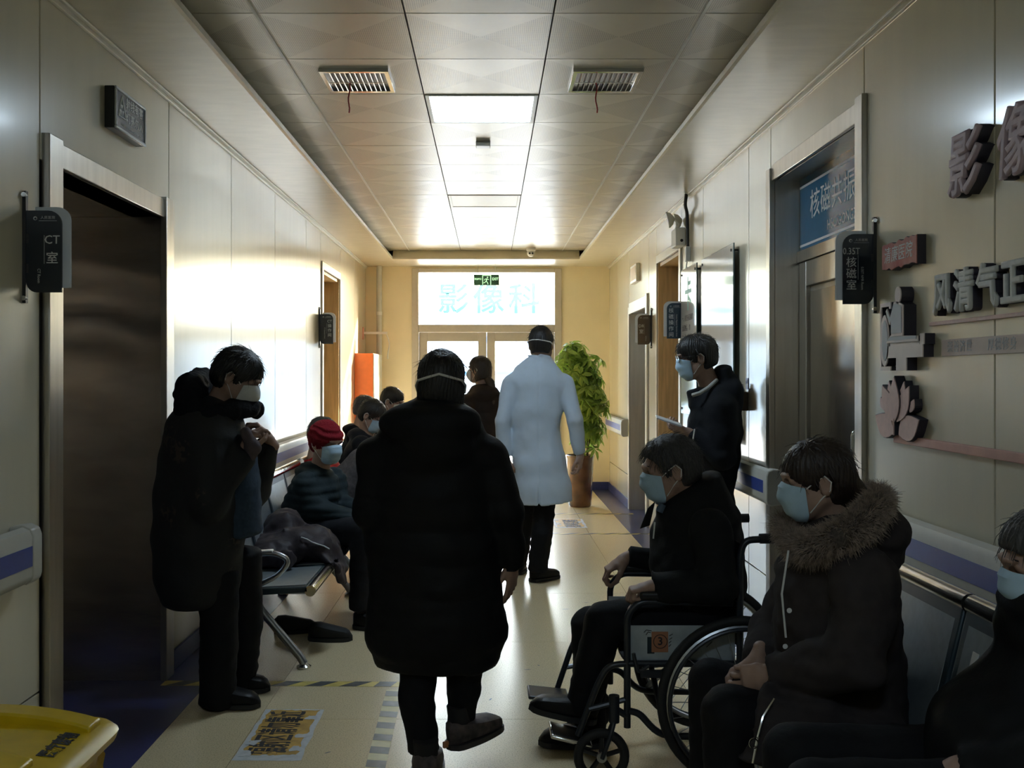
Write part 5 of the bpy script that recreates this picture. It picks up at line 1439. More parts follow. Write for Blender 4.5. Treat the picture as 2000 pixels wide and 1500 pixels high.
# 1 ---- woman in the long black padded coat walking away
d = 3.75; p = Person('person in long black hooded coat walking away along the middle of the floor', (-.18, 3.75, 0))
hc = P(862, 751, 3.78)
p.head(hc, (.02, 1, -.04), sc=1.0, neck=P(856, 830, 3.78))
p.hair(HAIR, nape=-.11, bulk=1.03, bob=True, seed=2, strands=120)
p.head_strap([(-.086, .0, -.03), (-.091, -.03, -.005), (-.080, -.081, .012), (-.044, -.115, .022), (0, -.127, .034), (.044, -.115, .022), (.080, -.081, .012), (.091, -.03, -.005), (.086, .0, -.03)], .0048)
p.hand(P(1000, 1101, 3.76), (.0, .08, -1), (-.9, .45, 0), -1, curl=(.25, .35, .25), sc=.98)
shR, elR, wrR = P(952, 893, 3.76), P(985, 1000, 3.73), P(1001, 1092, 3.76)
shL, elL, wrL = P(742, 893, 3.76), P(728, 1000, 3.74), P(775, 1075, 3.95)
p.trunk(P(852, 1190, 3.76), P(850, 920, 3.76), P(856, 820, 3.77), .2, (1, 0, 0), [([shL, elL, wrL], [.05, .04, .03]), ([shR, elR, wrR], [.05, .04, .03]), ([P(818, 1250, 3.74), P(815, 1370, 3.70), P(826, 1455, 3.68)], [.07, .05, .035]), ([P(905, 1250, 3.76), P(908, 1355, 3.78), P(903, 1410, 3.78)], [.07, .05, .035])])
def fn(S):
    rows = [(815, 850, 70, .125), (850, 847, 100, .145), (885, 846, 112, .155), (960, 846, 124, .165), (1060, 847, 128, .17), (1150, 850, 128, .175), (1225, 852, 137, .18), (1255, 853, 132, .17), (1284, 855, 104, .135)]
    S.tube([np3(P(c, y, 3.76)) for y, c, w, b in rows], [w*.00188 for y, c, w, b in rows], [b for y, c, w, b in rows], (1, 0, 0), k=0, capr=.35, kin=.02)
    S.plane(np3(P(855, 1298, 3.76)), (0, 0, -1))
    for a, b_, c_ in ((shR, elR, wrR), (shL, elL, wrL)):
        S.tube([np3(a), np3(b_), np3(c_)], [.080, .066, .047], [.085, .070, .05], (1, 0, 0), k=.035, capr=.4, cap0=1.0)
    S.ell(np3(P(842, 828, 3.66)), (.182, .10, .088), k=.03)
    S.ell(np3(P(850, 870, 3.64)), (.12, .07, .085), k=.04)
    S.tube([np3(P(857, 830, 3.76)), np3(P(859, 775, 3.775))], [.095, .082], [.095, .085], (1, 0, 0), k=.02, capr=.2)
    S.wrinkle(.007, 8, (1, 1, 2.0), 3)
    S.quilt(.0025, .115, 1.0)
p.garment('coat', BLACK_C, box_of(P(700, 770, 3.76), P(1025, 1320, 3.76), m=.24), .0095, fn)
def fn(S):
    S.tube([np3(P(1000, 1080, 3.755)), np3(P(1002, 1106, 3.762))], [.044, .040], [.046, .042], (1, 0, 0), k=0, capr=.15)
    S.quilt(.004, .018, 0)
p.garment('cuff', BLACK_C, box_of(P(1000, 1090, 3.76), m=.09), .006, fn)
legs(p, TROU_K, [([P(818, 1290, 3.74), P(814, 1370, 3.70), P(826, 1435, 3.68), P(827, 1462, 3.68)], (.070, .064, .054, .058)), ([P(908, 1290, 3.76), P(906, 1345, 3.79), P(902, 1395, 3.80), P(900, 1418, 3.80)], (.070, .062, .050, .050))], seed=5)
o = p.finish()
snk = mat('two tone trainer', (.15, .115, .11), .7, noise=.8, nscale=13, col2=(.018, .016, .018), bump=.001, bscale=60); sole_d = mat('dark trainer sole', (.03, .026, .028), .6, noise=.2)
s1 = shoe(o, 'shoe', snk, Vector((P(829, 0, 3.58).x, 3.575, .006)), R(88), L=.265, w=.108, h=.095, sole=sole_d)
s2 = shoe(o, 'shoe', snk, Vector((P(878, 1462, 3.75).x, 3.735, .078)), R(44), L=.265, w=.105, h=.088, sole=sole_d, pitch=R(-5))
MB().obox(P(873, 1453, 3.735), (.7, .7, 0), (-.7, .7, 0), (0, 0, 1), (.018, .006, .012)).build('heel_tab', mat('orange heel tab', (.5, .22, .1), .5, noise=.1), s2, bevel=.003)

# 2 ---- person standing at the left with fur collar and floral coat
p = Person('person in dark floral coat with fluffy collar, head bowed, by the steel doorway', (-1.2, 4.5, 0))
hc = P(463, 737, 4.5)
p.head(hc, (.88, .0, -.50), sc=1.0, neck=P(420, 812, 4.5)); p.hair(HAIR, fringe=.02, nape=-.09, bulk=1.05, seed=4, strands=260); p.face(); p.mask('kn95')
p.hand(P(524, 858, 4.62), (-.55, -.15, .75), (-.75, -.3, -.5), 1, curl=(.9, 1.1, .7), sc=1.0, thumb_in=.8)
p.hand(P(476, 880, 4.40), (.35, .2, .85), (.6, .6, -.2), -1, curl=(.7, .8, .5), sc=1.0)
nsh, nel, nwr = P(395, 860, 4.36), P(410, 985, 4.30), P(474, 890, 4.40)
fsh, fel, fwr = P(440, 855, 4.68), P(500, 960, 4.72), P(526, 866, 4.63)
p.trunk(P(425, 1080, 4.52), P(425, 880, 4.52), P(425, 800, 4.5), .2, (0, 1, 0), [([nsh, nel, nwr], [.05, .04, .03]), ([fsh, fel, fwr], [.05, .04, .03]), ([P(425, 1100, 4.44), P(425, 1250, 4.44), P(420, 1365, 4.44)], [.075, .055, .04]), ([P(475, 1100, 4.6), P(480, 1240, 4.62), P(475, 1325, 4.66)], [.075, .055, .04])])
flor = mat('black floral fabric', (.0055, .0058, .0068), .75, noise=.2, nscale=30, bump=.0012, bscale=60)
nt = flor.node_tree; b_ = nt.nodes['Principled BSDF']; tc = nt.nodes.new('ShaderNodeTexCoord')
vo = nt.nodes.new('ShaderNodeTexVoronoi'); vo.inputs['Scale'].default_value = 5.5; vo.inputs['Randomness'].default_value = .8
ns = nt.nodes.new('ShaderNodeTexNoise'); ns.inputs['Scale'].default_value = 42; ns.inputs['Detail'].default_value = 3
nt.links.new(tc.outputs['Object'], vo.inputs['Vector']); nt.links.new(tc.outputs['Object'], ns.inputs['Vector'])
m1 = nt.nodes.new('ShaderNodeMapRange'); m1.inputs['From Min'].default_value = .32; m1.inputs['From Max'].default_value = .22; nt.links.new(vo.outputs['Distance'], m1.inputs['Value'])
m2 = nt.nodes.new('ShaderNodeMapRange'); m2.inputs['From Min'].default_value = .50; m2.inputs['From Max'].default_value = .58; nt.links.new(ns.outputs['Fac'], m2.inputs['Value'])
mm = nt.nodes.new('ShaderNodeMath'); mm.operation = 'MULTIPLY'; nt.links.new(m1.outputs[0], mm.inputs[0]); nt.links.new(m2.outputs[0], mm.inputs[1])
mx = nt.nodes.new('ShaderNodeMix'); mx.data_type = 'RGBA'; mx.inputs['B'].default_value = (.045, .03, .024, 1)
nt.links.new(b_.inputs['Base Color'].links[0].from_socket, mx.inputs['A']); nt.links.new(mm.outputs[0], mx.inputs['Factor']); nt.links.new(mx.outputs['Result'], b_.inputs['Base Color'])
def fn(S):
    rows = [(808, 405, 45, .16), (850, 405, 78, .20), (900, 400, 84, .21), (970, 393, 84, .21), (1050, 388, 86, .20), (1120, 385, 80, .19), (1165, 388, 72, .17)]
    S.tube([np3(P(c, y, 4.48)) for y, c, w, b in rows], [w*.00224 for y, c, w, b in rows], [b for y, c, w, b in rows], (1, 0, 0), k=0, capr=.3, kin=.02)
    S.plane(np3(P(400, 1183, 4.48)), (0.03, 0, -1))
    S.tube([np3(nsh), np3(nel)], [.085, .068], [.085, .07], (1, 0, 0), k=.04, capr=.9); S.tube([np3(nel), np3(nwr)], [.068, .055], [.07, .055], (0, 0, 1), k=.03, capr=.3, cap0=1.0)
    S.tube([np3(fsh), np3(fel)], [.085, .068], [.085, .07], (1, 0, 0), k=.04, capr=.9); S.tube([np3(fel), np3(fwr)], [.062, .042], [.062, .042], (0, 1, 0), k=.02, capr=.2, cap0=1.0)
    S.tube([np3(P(480, 1030, 4.66)), np3(P(497, 870, 4.66))], [.05, .04], [.08, .07], (1, 0, 0), k=.05)
    S.wrinkle(.010, 7, (1, 1, 1), 8)
p.garment('coat', flor, box_of(P(300, 800, 4.5), P(530, 1190, 4.5), m=.3), .0095, fn)
vest = cloth('dark blue knit', (.035, .055, .085), .85, nscale=60)
def fn(S):
    S.tube([np3(P(455, 850, 4.52)), np3(P(462, 950, 4.52)), np3(P(468, 1040, 4.52))], [.09, .102, .098], [.13, .14, .13], (1, 0, 0), k=0, capr=.2); S.wrinkle(.004, 14, (1, 1, 2), 2)
p.garment('jumper', vest, box_of(P(450, 840, 4.52), P(480, 1050, 4.52), m=.2), .011, fn, label='dark blue jumper seen in the open coat')
muv = cloth('mauve scarf', (.11, .085, .09), .85)
def fn(S):
    S.tube([np3(P(480, 840, 4.40)), np3(P(494, 872, 4.38)), np3(P(486, 912, 4.39))], [.024, .030, .016], [.030, .034, .02], (1, 0, 0), k=0); S.wrinkle(.006, 22, (1, 1, .6), 4)
p.garment('scarf', muv, box_of(P(485, 870, 4.39), m=.14), .006, fn, label='pale mauve cloth at the chest')
def fn(S):
    S.tube([np3(P(368, 800, 4.38)), np3(P(372, 765, 4.45)), np3(P(392, 752, 4.62)), np3(P(425, 770, 4.70))], [.075, .08, .075, .06], [.06, .065, .06, .05], (0, 0, 1), k=0, capr=.8, kin=.03)
    S.tube([np3(P(368, 800, 4.38)), np3(P(405, 815, 4.36)), np3(P(455, 800, 4.42)), np3(P(492, 798, 4.5))], [.06, .05, .045, .04], [.06, .05, .045, .04], (0, 0, 1), k=.03, capr=.8)
    S.tube([np3(P(425, 770, 4.70)), np3(P(470, 790, 4.66)), np3(P(500, 800, 4.56))], [.05, .045, .04], [.05, .045, .04], (0, 0, 1), k=.03, capr=.8)
    S.wrinkle(.006, 40, (1, 1, 1), 2)
furm = cloth('black fluffy pile', (.009, .009, .011), .8, nscale=80, bump=.003, bscale=120)
p.garment('fluffy_collar', furm, box_of(P(345, 735, 4.5), P(510, 830, 4.5), m=.25), .008, fn)
legs(p, TROU_K, [([P(428, 1120, 4.44), P(428, 1260, 4.44), P(424, 1372, 4.44)], (.088, .080, .078)), ([P(475, 1080, 4.6), P(480, 1220, 4.64), P(470, 1340, 4.68)], (.082, .074, .066))], seed=9)
o = p.finish()
bs = cloth('black leather shoe', (.010, .010, .011), .4)
shoe(o, 'shoe', bs, Vector((P(396, 0, 4.44).x, 4.47, .004)), R(-6), L=.25, w=.10, h=.085)
shoe(o, 'shoe', bs, Vector((P(430, 0, 4.68).x, 4.68, .004)), R(-2), L=.23, w=.10, h=.085)

# 3 ---- doctor in the white coat
d = 7.1; p = Person('doctor in long white coat walking away towards the plant', (.36, 7.1, 0))
hc = P(1057, 673, 7.12)
p.head(hc, (.22, .97, -.05), sc=1.02, neck=P(1054, 715, 7.1)); p.hair(HAIR, nape=-.075, seed=6, bulk=1.0, strands=100)
p.head_strap([(-.080, .02, .0), (-.087, -.03, .012), (-.074, -.078, .020), (-.04, -.110, .024), (0, -.120, .024), (.04, -.110, .018), (.074, -.078, .012), (.086, -.03, -.002), (.08, .02, -.02)], .0042)
p.hand(P(988, 893, 7.08), (.05, .12, -1), (.9, .3, 0), 1, curl=(.3, .5, .4)); p.hand(P(1133, 889, 7.08), (.02, .05, -1), (-.9, .3, 0), -1, curl=(.5, .7, .5))
shL, elL, wrL = P(1001, 750, 7.1), P(981, 822, 7.06), P(987, 888, 7.09)
shR, elR, wrR = P(1101, 750, 7.1), P(1122, 820, 7.05), P(1131, 884, 7.09)
p.trunk(P(1052, 880, 7.1), P(1050, 760, 7.1), P(1054, 712, 7.1), .2, (1, 0, 0), [([shL, elL, wrL], [.045, .04, .028]), ([shR, elR, wrR], [.045, .04, .028]), ([P(1028, 920, 7.1), P(1020, 1030, 7.25), P(1010, 1095, 7.35)], [.07, .05, .035]), ([P(1068, 920, 7.1), P(1058, 1035, 7.08), P(1052, 1112, 7.10)], [.07, .05, .035])])
coatw = cloth('white cotton coat', (.52, .60, .70), .8, noise=.06, nscale=8, bump=.0012, bscale=34)
def fn(S):
    rows = [(708, 1054, 22, .065), (720, 1053, 34, .085), (732, 1052, 47, .105), (750, 1050, 58, .12), (800, 1048, 52, .13), (850, 1047, 47, .12), (905, 1053, 51, .145), (955, 1060, 57, .165), (985, 1062, 59, .17)]
    S.tube([np3(P(c, y, 7.1)) for y, c, w, b in rows], [w*.00355 for y, c, w, b in rows], [b for y, c, w, b in rows], (1, 0, 0), k=0, capr=.3, kin=.02)
    S.plane(np3(P(1062, 980, 7.1)), (0.05, 0, -1))
    for a, b_, c_, q in ((shL, elL, wrL, -1), (shR, elR, wrR, 1)):
        S.tube([np3(a), np3(b_), np3(c_)], [.068, .056, .044], [.072, .06, .046], (1, 0, 0), k=.022, capr=.15, cap0=1.0)
    S.tube([np3(P(1055, 716, 7.1)), np3(P(1056, 698, 7.105))], [.082, .075], [.08, .075], (1, 0, 0), k=.01, capr=.1)
    S.wrinkle(.009, 8, (1, 1, .45), 12); S.wrinkle(.004, 19, (1, 1, .7), 13)
    S.disp(lambda x, y, z: .006*np.exp(-((x-P(1050, 0, 7.1).x)/.006)**2)*(y < 7.1))
    S.disp(lambda x, y, z: .012*np.exp(-((x-P(1051, 0, 7.1).x)/.007)**2)*(y < 7.1)*np.clip((.72-z)/.1, 0, 1))
p.garment('coat', coatw, box_of(P(970, 695, 7.1), P(1140, 985, 7.1), m=.2), .0085, fn)
legs(p, TROU_K, [([P(1028, 950, 7.1), P(1022, 1030, 7.25), P(1012, 1100, 7.38)], (.078, .068, .060)), ([P(1066, 950, 7.1), P(1059, 1040, 7.06), P(1050, 1112, 7.10)], (.080, .072, .070))], seed=15)
o = p.finish()
shoe(o, 'shoe', bs, Vector((P(1036, 0, 7.14).x, 7.12, .002)), R(40), L=.27, w=.105, h=.09)
shoe(o, 'shoe', bs, Vector((P(1008, 0, 7.4).x, 7.36, .002)), R(80), L=.27, w=.105, h=.09)

# 4 ---- woman with a ponytail near the entrance
p = Person('person with dark ponytail and pale hair tie standing near the glass entrance door', (-.05, 9.2, 0))
hc = P(936, 723, 9.2)
p.head(hc, (-.86, .50, -.02), sc=.98, neck=P(942, 757, 9.2))
p.hair(HAIR_BR, nape=-.10, bulk=1.05, bob=True, seed=7, bun=None, strands=80); p.mask('kn95')
tl = MB(); tl.tube([P(951, 737, 9.15), P(958, 748, 9.12), P(962, 768, 9.10), P(963, 790, 9.09)], [.03, .04, .035, .008], 10); p.parts.append(('ponytail', tl, None, HAIR_BR))
sc_ = MB(); c0 = P(953, 738, 9.15); sc_.tube([c0+Vector((.022*math.cos(a)*.6, .01*math.cos(a), .028*math.sin(a)+.004*math.sin(6*a))) for a in [2*math.pi*k/20 for k in range(20)]], .011, 8, closed=True); p.parts.append(('hair_tie', sc_, None, cloth('pale hair tie', (.5, .5, .46), .8)))
brn = cloth('dark brown padded coat', (.022, .016, .015), .7)
sl_, el_, wl_ = P(912, 785, 9.1), P(905, 850, 9.05), P(910, 900, 9.1); sr_, er_, wr_ = P(972, 785, 9.3), P(982, 850, 9.3), P(975, 905, 9.35)
p.trunk(P(944, 900, 9.2), P(944, 800, 9.2), P(942, 755, 9.2), .2, (1, .2, 0), [([sl_, el_, wl_], [.045, .035, .028]), ([sr_, er_, wr_], [.045, .035, .028]), ([P(934, 910, 9.15), P(934, 970, 9.15), P(934, 1030, 9.15)], [.07, .05, .04]), ([P(954, 910, 9.25), P(954, 970, 9.25), P(954, 1028, 9.25)], [.07, .05, .04])])
p.hand(wl_, (0, .1, -1), (.9, .3, 0), 1); p.hand(wr_, (0, .1, -1), (-.9, .3, 0), -1)
def fn(S):
    rows = [(758, 944, 22, .10), (778, 944, 34, .13), (830, 944, 38, .15), (900, 944, 40, .16), (960, 944, 42, .17)]
    S.tube([np3(P(c, y, 9.2)) for y, c, w, b in rows], [w*.0046 for y, c, w, b in rows], [b for y, c, w, b in rows], (1, 0, 0), k=0, capr=.3, kin=.02)
    for a, b_, c_ in ((sl_, el_, wl_), (sr_, er_, wr_)): S.tube([np3(a), np3(b_), np3(c_)], [.07, .06, .05], [.07, .06, .05], (1, 0, 0), k=.03, capr=.2, cap0=1.0)
    S.ell(np3(P(950, 768, 9.12)), (.12, .09, .07), k=.03); S.quilt(.005, .10)
p.garment('coat', brn, box_of(P(900, 750, 9.2), P(985, 970, 9.2), m=.25), .012, fn)
legs(p, TROU_K, [([P(934, 950, 9.15), P(934, 1030, 9.15)], (.075, .06)), ([P(954, 950, 9.25), P(954, 1028, 9.25)], (.075, .06))], seed=3)
o = p.finish()
for x, y in ((P(936, 0, 9.15).x, 9.12), (P(956, 0, 9.25).x, 9.22)): shoe(o, 'shoe', bs, Vector((x, y, .002)), R(150), L=.24, w=.095, h=.085)

# 5 ---- young man with phone against the right wall
p = Person('young person in dark coat, glasses and mask holding a phone against the right wall', (1.3, 5.85, 0))
hc = P(1360, 699, 5.85)
p.head(hc, (-.97, .03, -.18), sc=1.04, neck=P(1392, 765, 5.85)); p.hair(HAIR, fringe=.03, bulk=1.07, nape=-.08, seed=9, strands=260); p.face(); p.mask('surgical'); p.glasses()
nsh, nel, nwr = P(1408, 800, 5.68), P(1412, 893, 5.62), P(1352, 848, 5.72)
fsh, fel, fwr = P(1378, 800, 6.05), P(1375, 890, 6.08), P(1348, 850, 5.92)
p.hand(P(1347, 846, 5.74), (-.85, .25, .28), (.2, .5, .75), 1, curl=(.35, .55, .45), thumb_in=.7)
p.hand(P(1350, 852, 5.92), (-.8, -.4, .1), (.2, -.5, .7), -1, curl=(.5, .6, .5))
p.trunk(P(1400, 960, 5.85), P(1398, 820, 5.85), P(1394, 762, 5.85), .2, (0, 1, 0), [([nsh, nel, nwr], [.05, .04, .028]), ([fsh, fel, fwr], [.05, .04, .028]), ([P(1402, 960, 5.76), P(1392, 1090, 5.78), P(1392, 1190, 5.8)], [.075, .055, .04]), ([P(1402, 960, 5.95), P(1390, 1085, 5.97), P(1392, 1180, 6.0)], [.075, .055, .04])])
drk = cloth('black blue coat fabric', (.010, .011, .014), .85)
def fn(S):
    rows = [(765, 1400, 34, .12), (790, 1399, 44, .19), (830, 1396, 50, .21), (890, 1394, 48, .20), (935, 1390, 42, .19), (985, 1391, 40, .18)]
    S.tube([np3(P(c, y, 5.85)) for y, c, w, b in rows], [w*.00293 for y, c, w, b in rows], [b for y, c, w, b in rows], (1, 0, 0), k=0, capr=.3, kin=.02)
    S.plane(np3(P(1400, 985, 5.85)), (0, 0, -1)); S.plane((1.415, 0, 0), (1, 0, 0)) if False else None
    for a, b_, c_ in ((nsh, nel, nwr), (fsh, fel, fwr)):
        S.tube([np3(a), np3(b_)], [.085, .072], [.085, .072], (1, 0, 0), k=.03, capr=.9); S.tube([np3(b_), np3(c_)], [.070, .046], [.070, .046], (0, 1, 0), k=.02, capr=.15, cap0=1.0)
    S.ell(np3(P(1428, 765, 5.85)), (.055, .15, .10), k=.03); S.tube([np3(P(1425, 790, 5.85)), np3(P(1412, 722, 5.85))], [.06, .045], [.13, .10], (1, 0, 0), k=.03, capr=.5)
    S.tube([np3(P(1358, 790, 5.85)), np3(P(1352, 765, 5.85))], [.04, .03], [.09, .07], (1, 0, 0), k=.03, capr=.3)
    S.wrinkle(.008, 8, (1, 1, 1.5), 5); S.quilt(.002, .13)
p.garment('coat', drk, box_of(P(1335, 715, 5.85), P(1450, 990, 5.85), m=.28), .0095, fn)
cl = MB(); cl.tube([P(1352, 772, 5.72), P(1366, 768, 5.70), P(1384, 757, 5.72), P(1400, 742, 5.78)], .011, 8); p.parts.append(('shirt_collar', cl, None, cloth('pale collar', (.45, .45, .43), .8)))
zp = MB(); zp.tube([P(1357, 838, 5.60), P(1352, 868, 5.59)], .004, 6); p.parts.append(('zip_pull', zp, None, M['white']))
legs(p, TROU_K, [([P(1402, 960, 5.76), P(1392, 1090, 5.78), P(1392, 1195, 5.8)], (.085, .07, .06)), ([P(1402, 960, 5.95), P(1390, 1085, 5.97), P(1392, 1185, 6.0)], (.085, .07, .06))], seed=7)
o = p.finish()
for x, y in ((1.32, 5.8), (1.33, 6.0)): shoe(o, 'shoe', bs, Vector((x, y, .002)), R(184), L=.26, w=.10, h=.09)
def phone(name, c, ax, ay, label, w=.072, l=.15, lit=.0):
    t = thing(name, label, 'phone', c, 'phones held by people')
    ax, ay = Vector(ax).normalized(), Vector(ay); ay = (ay-ax*ay.dot(ax)).normalized(); az = ax.cross(ay)
    MB().obox(c, ax, ay, az, (l/2, w/2, .004)).build('body', M['silver'], t, bevel=.003)
    MB().obox(Vector(c)+az*.0045, ax, ay, az, (l/2-.004, w/2-.003, .0006)).build('screen', mat('phone screen', (.02, .025, .03), .1, emit=(.6, .75, 1), estr=lit, noise=.05), t)
phone('phone', P(1306, 822, 5.72), (-.93, 0, .32), (.0, 1, .2), 'pale phone held out by the young standing person', lit=.15)

# 6 ---- man in the wheelchair
p = Person('grey haired person in dark jacket and mask sitting in the wheelchair', (.8, 3.87, 0))
hc = P(1309, 917, 3.87)
p.head(hc, (-.97, .02, -.22), sc=1.03, neck=P(1345, 1000, 3.87)); p.hair(HAIR_GR, nape=-.08, bulk=1.02, seed=12, strands=420, fringe=-.012); p.face(HAIR_GR); p.mask('surgical')
nsh, nel, nwr = P(1385, 1030, 3.66), P(1405, 1140, 3.60), P(1282, 1150, 3.645)
fsh, fel, fwr = P(1345, 1030, 4.06), P(1318, 1105, 4.16), P(1228, 1090, 4.14)
p.hand(P(1280, 1146, 3.645), (-.97, .05, -.12), (-.1, 0, -.98), -1, curl=(1.15, 1.25, .8), thumb_in=.8)
p.hand(P(1222, 1092, 4.14), (-.85, -.05, -.45), (-.4, 0, -.9), 1, curl=(.7, .9, .6), thumb_in=.5)
nl = [P(1390, 1205, 3.76), P(1182, 1212, 3.76), P(1136, 1385, 3.765)]; fl_ = [P(1390, 1195, 4.0), P(1152, 1222, 3.99), P(1152, 1425, 4.0)]
p.trunk(P(1390, 1190, 3.87), P(1362, 1040, 3.87), P(1345, 985, 3.87), .2, (0, 1, 0), [([nsh, nel, nwr], [.05, .04, .03]), ([fsh, fel, fwr], [.05, .04, .03]), (nl, [.075, .055, .04]), (fl_, [.075, .055, .04])])
jkt = cloth('black cotton jacket', (.011, .0115, .012), .75, bump=.002, bscale=40)
def fn(S):
    rows = [(985, 1345, 44, .10), (1010, 1352, 66, .17), (1050, 1358, 84, .20), (1110, 1360, 88, .205), (1165, 1366, 84, .20), (1195, 1370, 78, .19)]
    S.tube([np3(P(c, y, 3.87)) for y, c, w, b in rows], [w*.00193 for y, c, w, b in rows], [b for y, c, w, b in rows], (1, 0, 0), k=0, capr=.4, kin=.02)
    S.tube([np3(nsh), np3(nel)], [.078, .066], [.078, .066], (1, 0, 0), k=.03, capr=.9); S.tube([np3(nel), np3(nwr)], [.064, .050], [.064, .050], (0, 1, 0), k=.02, capr=.15, cap0=1.0)
    S.tube([np3(fsh), np3(fel)], [.078, .066], [.078, .066], (1, 0, 0), k=.03, capr=.9); S.tube([np3(fel), np3(fwr)], [.060, .048], [.060, .048], (0, 1, 0), k=.02, capr=.15, cap0=1.0)
    S.tube([np3(P(1385, 935, 3.87)), np3(P(1412, 1010, 3.87))], [.04, .06], [.10, .16], (1, 0, 0), k=.05)
    S.tube([np3(P(1372, 955, 3.87)), np3(P(1325, 990, 3.87)), np3(P(1288, 1000, 3.87))], [.035, .035, .025], [.085, .085, .06], (0, 0, 1), k=.02)
    S.wrinkle(.010, 9, (1, 1, 1.3), 14)
p.garment('jacket', jkt, box_of(P(1225, 930, 3.87), P(1455, 1210, 3.87), m=.3), .0095, fn)
lp = MB(); lp.prism([(0, 0), (.035, .012), (.055, .10), (.028, .075)], P(1250, 1032, 3.80), (1, 0, 0), (0, 0, 1), .008); p.parts.append(('lapel', lp, None, jkt))
st = MB(); st.tube([P(1294, 985, 3.80), P(1288, 1000, 3.80)], .014, 8); p.parts.append(('shirt_collar', st, None, cloth('blue grey shirt', (.10, .14, .19), .8)))
zp = MB(); zp.tube([P(1279, 1020, 3.70), P(1276, 1052, 3.70)], .003, 6); p.parts.append(('zip', zp, None, M['silver']))
legs(p, TROU_K, [(nl, (.082, .072, .062)), (fl_, (.082, .072, .062))], seed=17)
o = p.finish()
shoe(o, 'shoe', bs, Vector((P(1163, 0, 3.76).x, 3.765, .165)), R(180), L=.25, w=.10, h=.08, pitch=R(-12))
shoe(o, 'shoe', bs, Vector((P(1182, 0, 4.0).x, 3.99, .004)), R(180), L=.26, w=.10, h=.085)

# 7 ---- woman in the fur hood on the right bench
p = Person('person in dark padded coat with fur hood sitting on the right bench', (.98, 2.95, 0))
hc = P(1594, 940, 2.95)
p.head(hc, (-.96, .12, -.14), sc=.95, neck=P(1632, 1040, 2.95)); p.hair(HAIR_BR, fringe=.034, bulk=1.02, nape=-.11, bob=False, seed=15, strands=220, top=1.02, bun=((0, -.095, -.055), (.05, .05, .06))); p.face(HAIR_BR); p.mask('surgical')
nsh, nel, nwr = P(1690, 1120, 2.72), P(1672, 1290, 2.66), P(1528, 1318, 2.80)
fsh, fel, fwr = P(1590, 1110, 3.17), P(1505, 1240, 3.2), P(1480, 1288, 3.06)
p.hand(P(1515, 1318, 2.82), (-.9, .25, -.22), (.25, .95, -.1), 1, curl=(.5, .6, .4)); p.hand(P(1478, 1292, 3.05), (-.35, -.35, -.85), (-.6, -.75, .3), 1, curl=(.5, .6, .4))
nl = [P(1640, 1430, 2.84), P(1425, 1395, 2.82), P(1420, 1660, 2.84)]; fl_ = [P(1640, 1400, 3.08), P(1392, 1335, 3.10), P(1385, 1560, 3.10)]
p.trunk(P(1650, 1400, 2.95), P(1625, 1150, 2.95), P(1625, 1050, 2.95), .2, (0, 1, 0), [([nsh, nel, nwr], [.05, .04, .03]), ([fsh, fel, fwr], [.05, .04, .03]), (nl, [.08, .06, .045]), (fl_, [.08, .06, .045])])
gry = cloth('dark brown grey padded coat', (.042, .035, .035), .9, bump=.0015, bscale=30)
def fn(S):
    rows = [(1060, 1632, 62, .13), (1095, 1630, 92, .19), (1150, 1628, 108, .215), (1230, 1632, 112, .22), (1310, 1640, 112, .225), (1400, 1640, 116, .235), (1450, 1640, 112, .23)]
    S.tube([np3(P(c, y, 2.95)) for y, c, w, b in rows], [w*.00147 for y, c, w, b in rows], [b for y, c, w, b in rows], (1, 0, 0), k=0, capr=.3, kin=.02)
    S.tube([np3(nsh), np3(nel)], [.088, .076], [.088, .076], (1, 0, 0), k=.03, capr=.9); S.tube([np3(nel), np3(nwr)], [.074, .052], [.074, .052], (0, 1, 0), k=.02, capr=.15, cap0=1.0)
    S.tube([np3(fsh), np3(fel)], [.085, .07], [.085, .07], (1, 0, 0), k=.03, capr=.9); S.tube([np3(fel), np3(fwr)], [.066, .05], [.066, .05], (0, 1, 0), k=.02, capr=.15, cap0=1.0)
    # skirt of the coat over the thighs, hanging at the near side
    S.tube([np3(P(1660, 1405, 2.90)), np3(P(1530, 1400, 2.86))], [.12, .10], [.17, .15], (0, 0, 1), k=.05, capr=.4)
    S.tube([np3(P(1600, 1385, 2.72)), np3(P(1580, 1500, 2.70))], [.16, .165], [.035, .03], (1, 0, 0), k=.05, capr=.4)
    S.ell(np3(P(1705, 1045, 2.95)), (.09, .15, .10), k=.04)
    S.wrinkle(.013, 9, (1, 1, 1.5), 24); S.wrinkle(.004, 24, (1, 1, 1.3), 25); S.quilt(.0035, .12)
p.garment('coat', gry, box_of(P(1465, 1030, 2.95), P(1755, 1520, 2.95), m=.3), .0095, fn)
zp = MB(); zp.tube([P(1512, 1365, 2.71), P(1490, 1400, 2.68), P(1478, 1445, 2.67), P(1470, 1490, 2.67)], .004, 6); p.parts.append(('zip', zp, None, M['chrome']))
zp = MB(); zp.tube([P(1540, 1075, 2.74), P(1527, 1160, 2.73), P(1535, 1245, 2.73)], .003, 6); p.parts.append(('zip', zp, None, M['silver']))
rg = MB(); c0 = P(1472, 1452, 2.655); rg.tube([c0+Vector((.011*math.cos(a), 0, .013*math.sin(a))) for a in [2*math.pi*k/16 for k in range(16)]], .002, 6, closed=True); p.parts.append(('zip_ring', rg, None, M['chrome']))
for q, (x, y, dd) in enumerate(((1541, 1192, 2.72), (1533, 1262, 2.735))):
    b = MB(); b.lathe([(.007, -.003), (.006, .0)], P(x, y, dd), 12, 'y'); p.parts.append(('snap_button', b, None, M['silver']))
legs(p, TROU_K, [(nl, (.088, .075, .062)), (fl_, (.085, .072, .06))], seed=27)
o = p.finish()
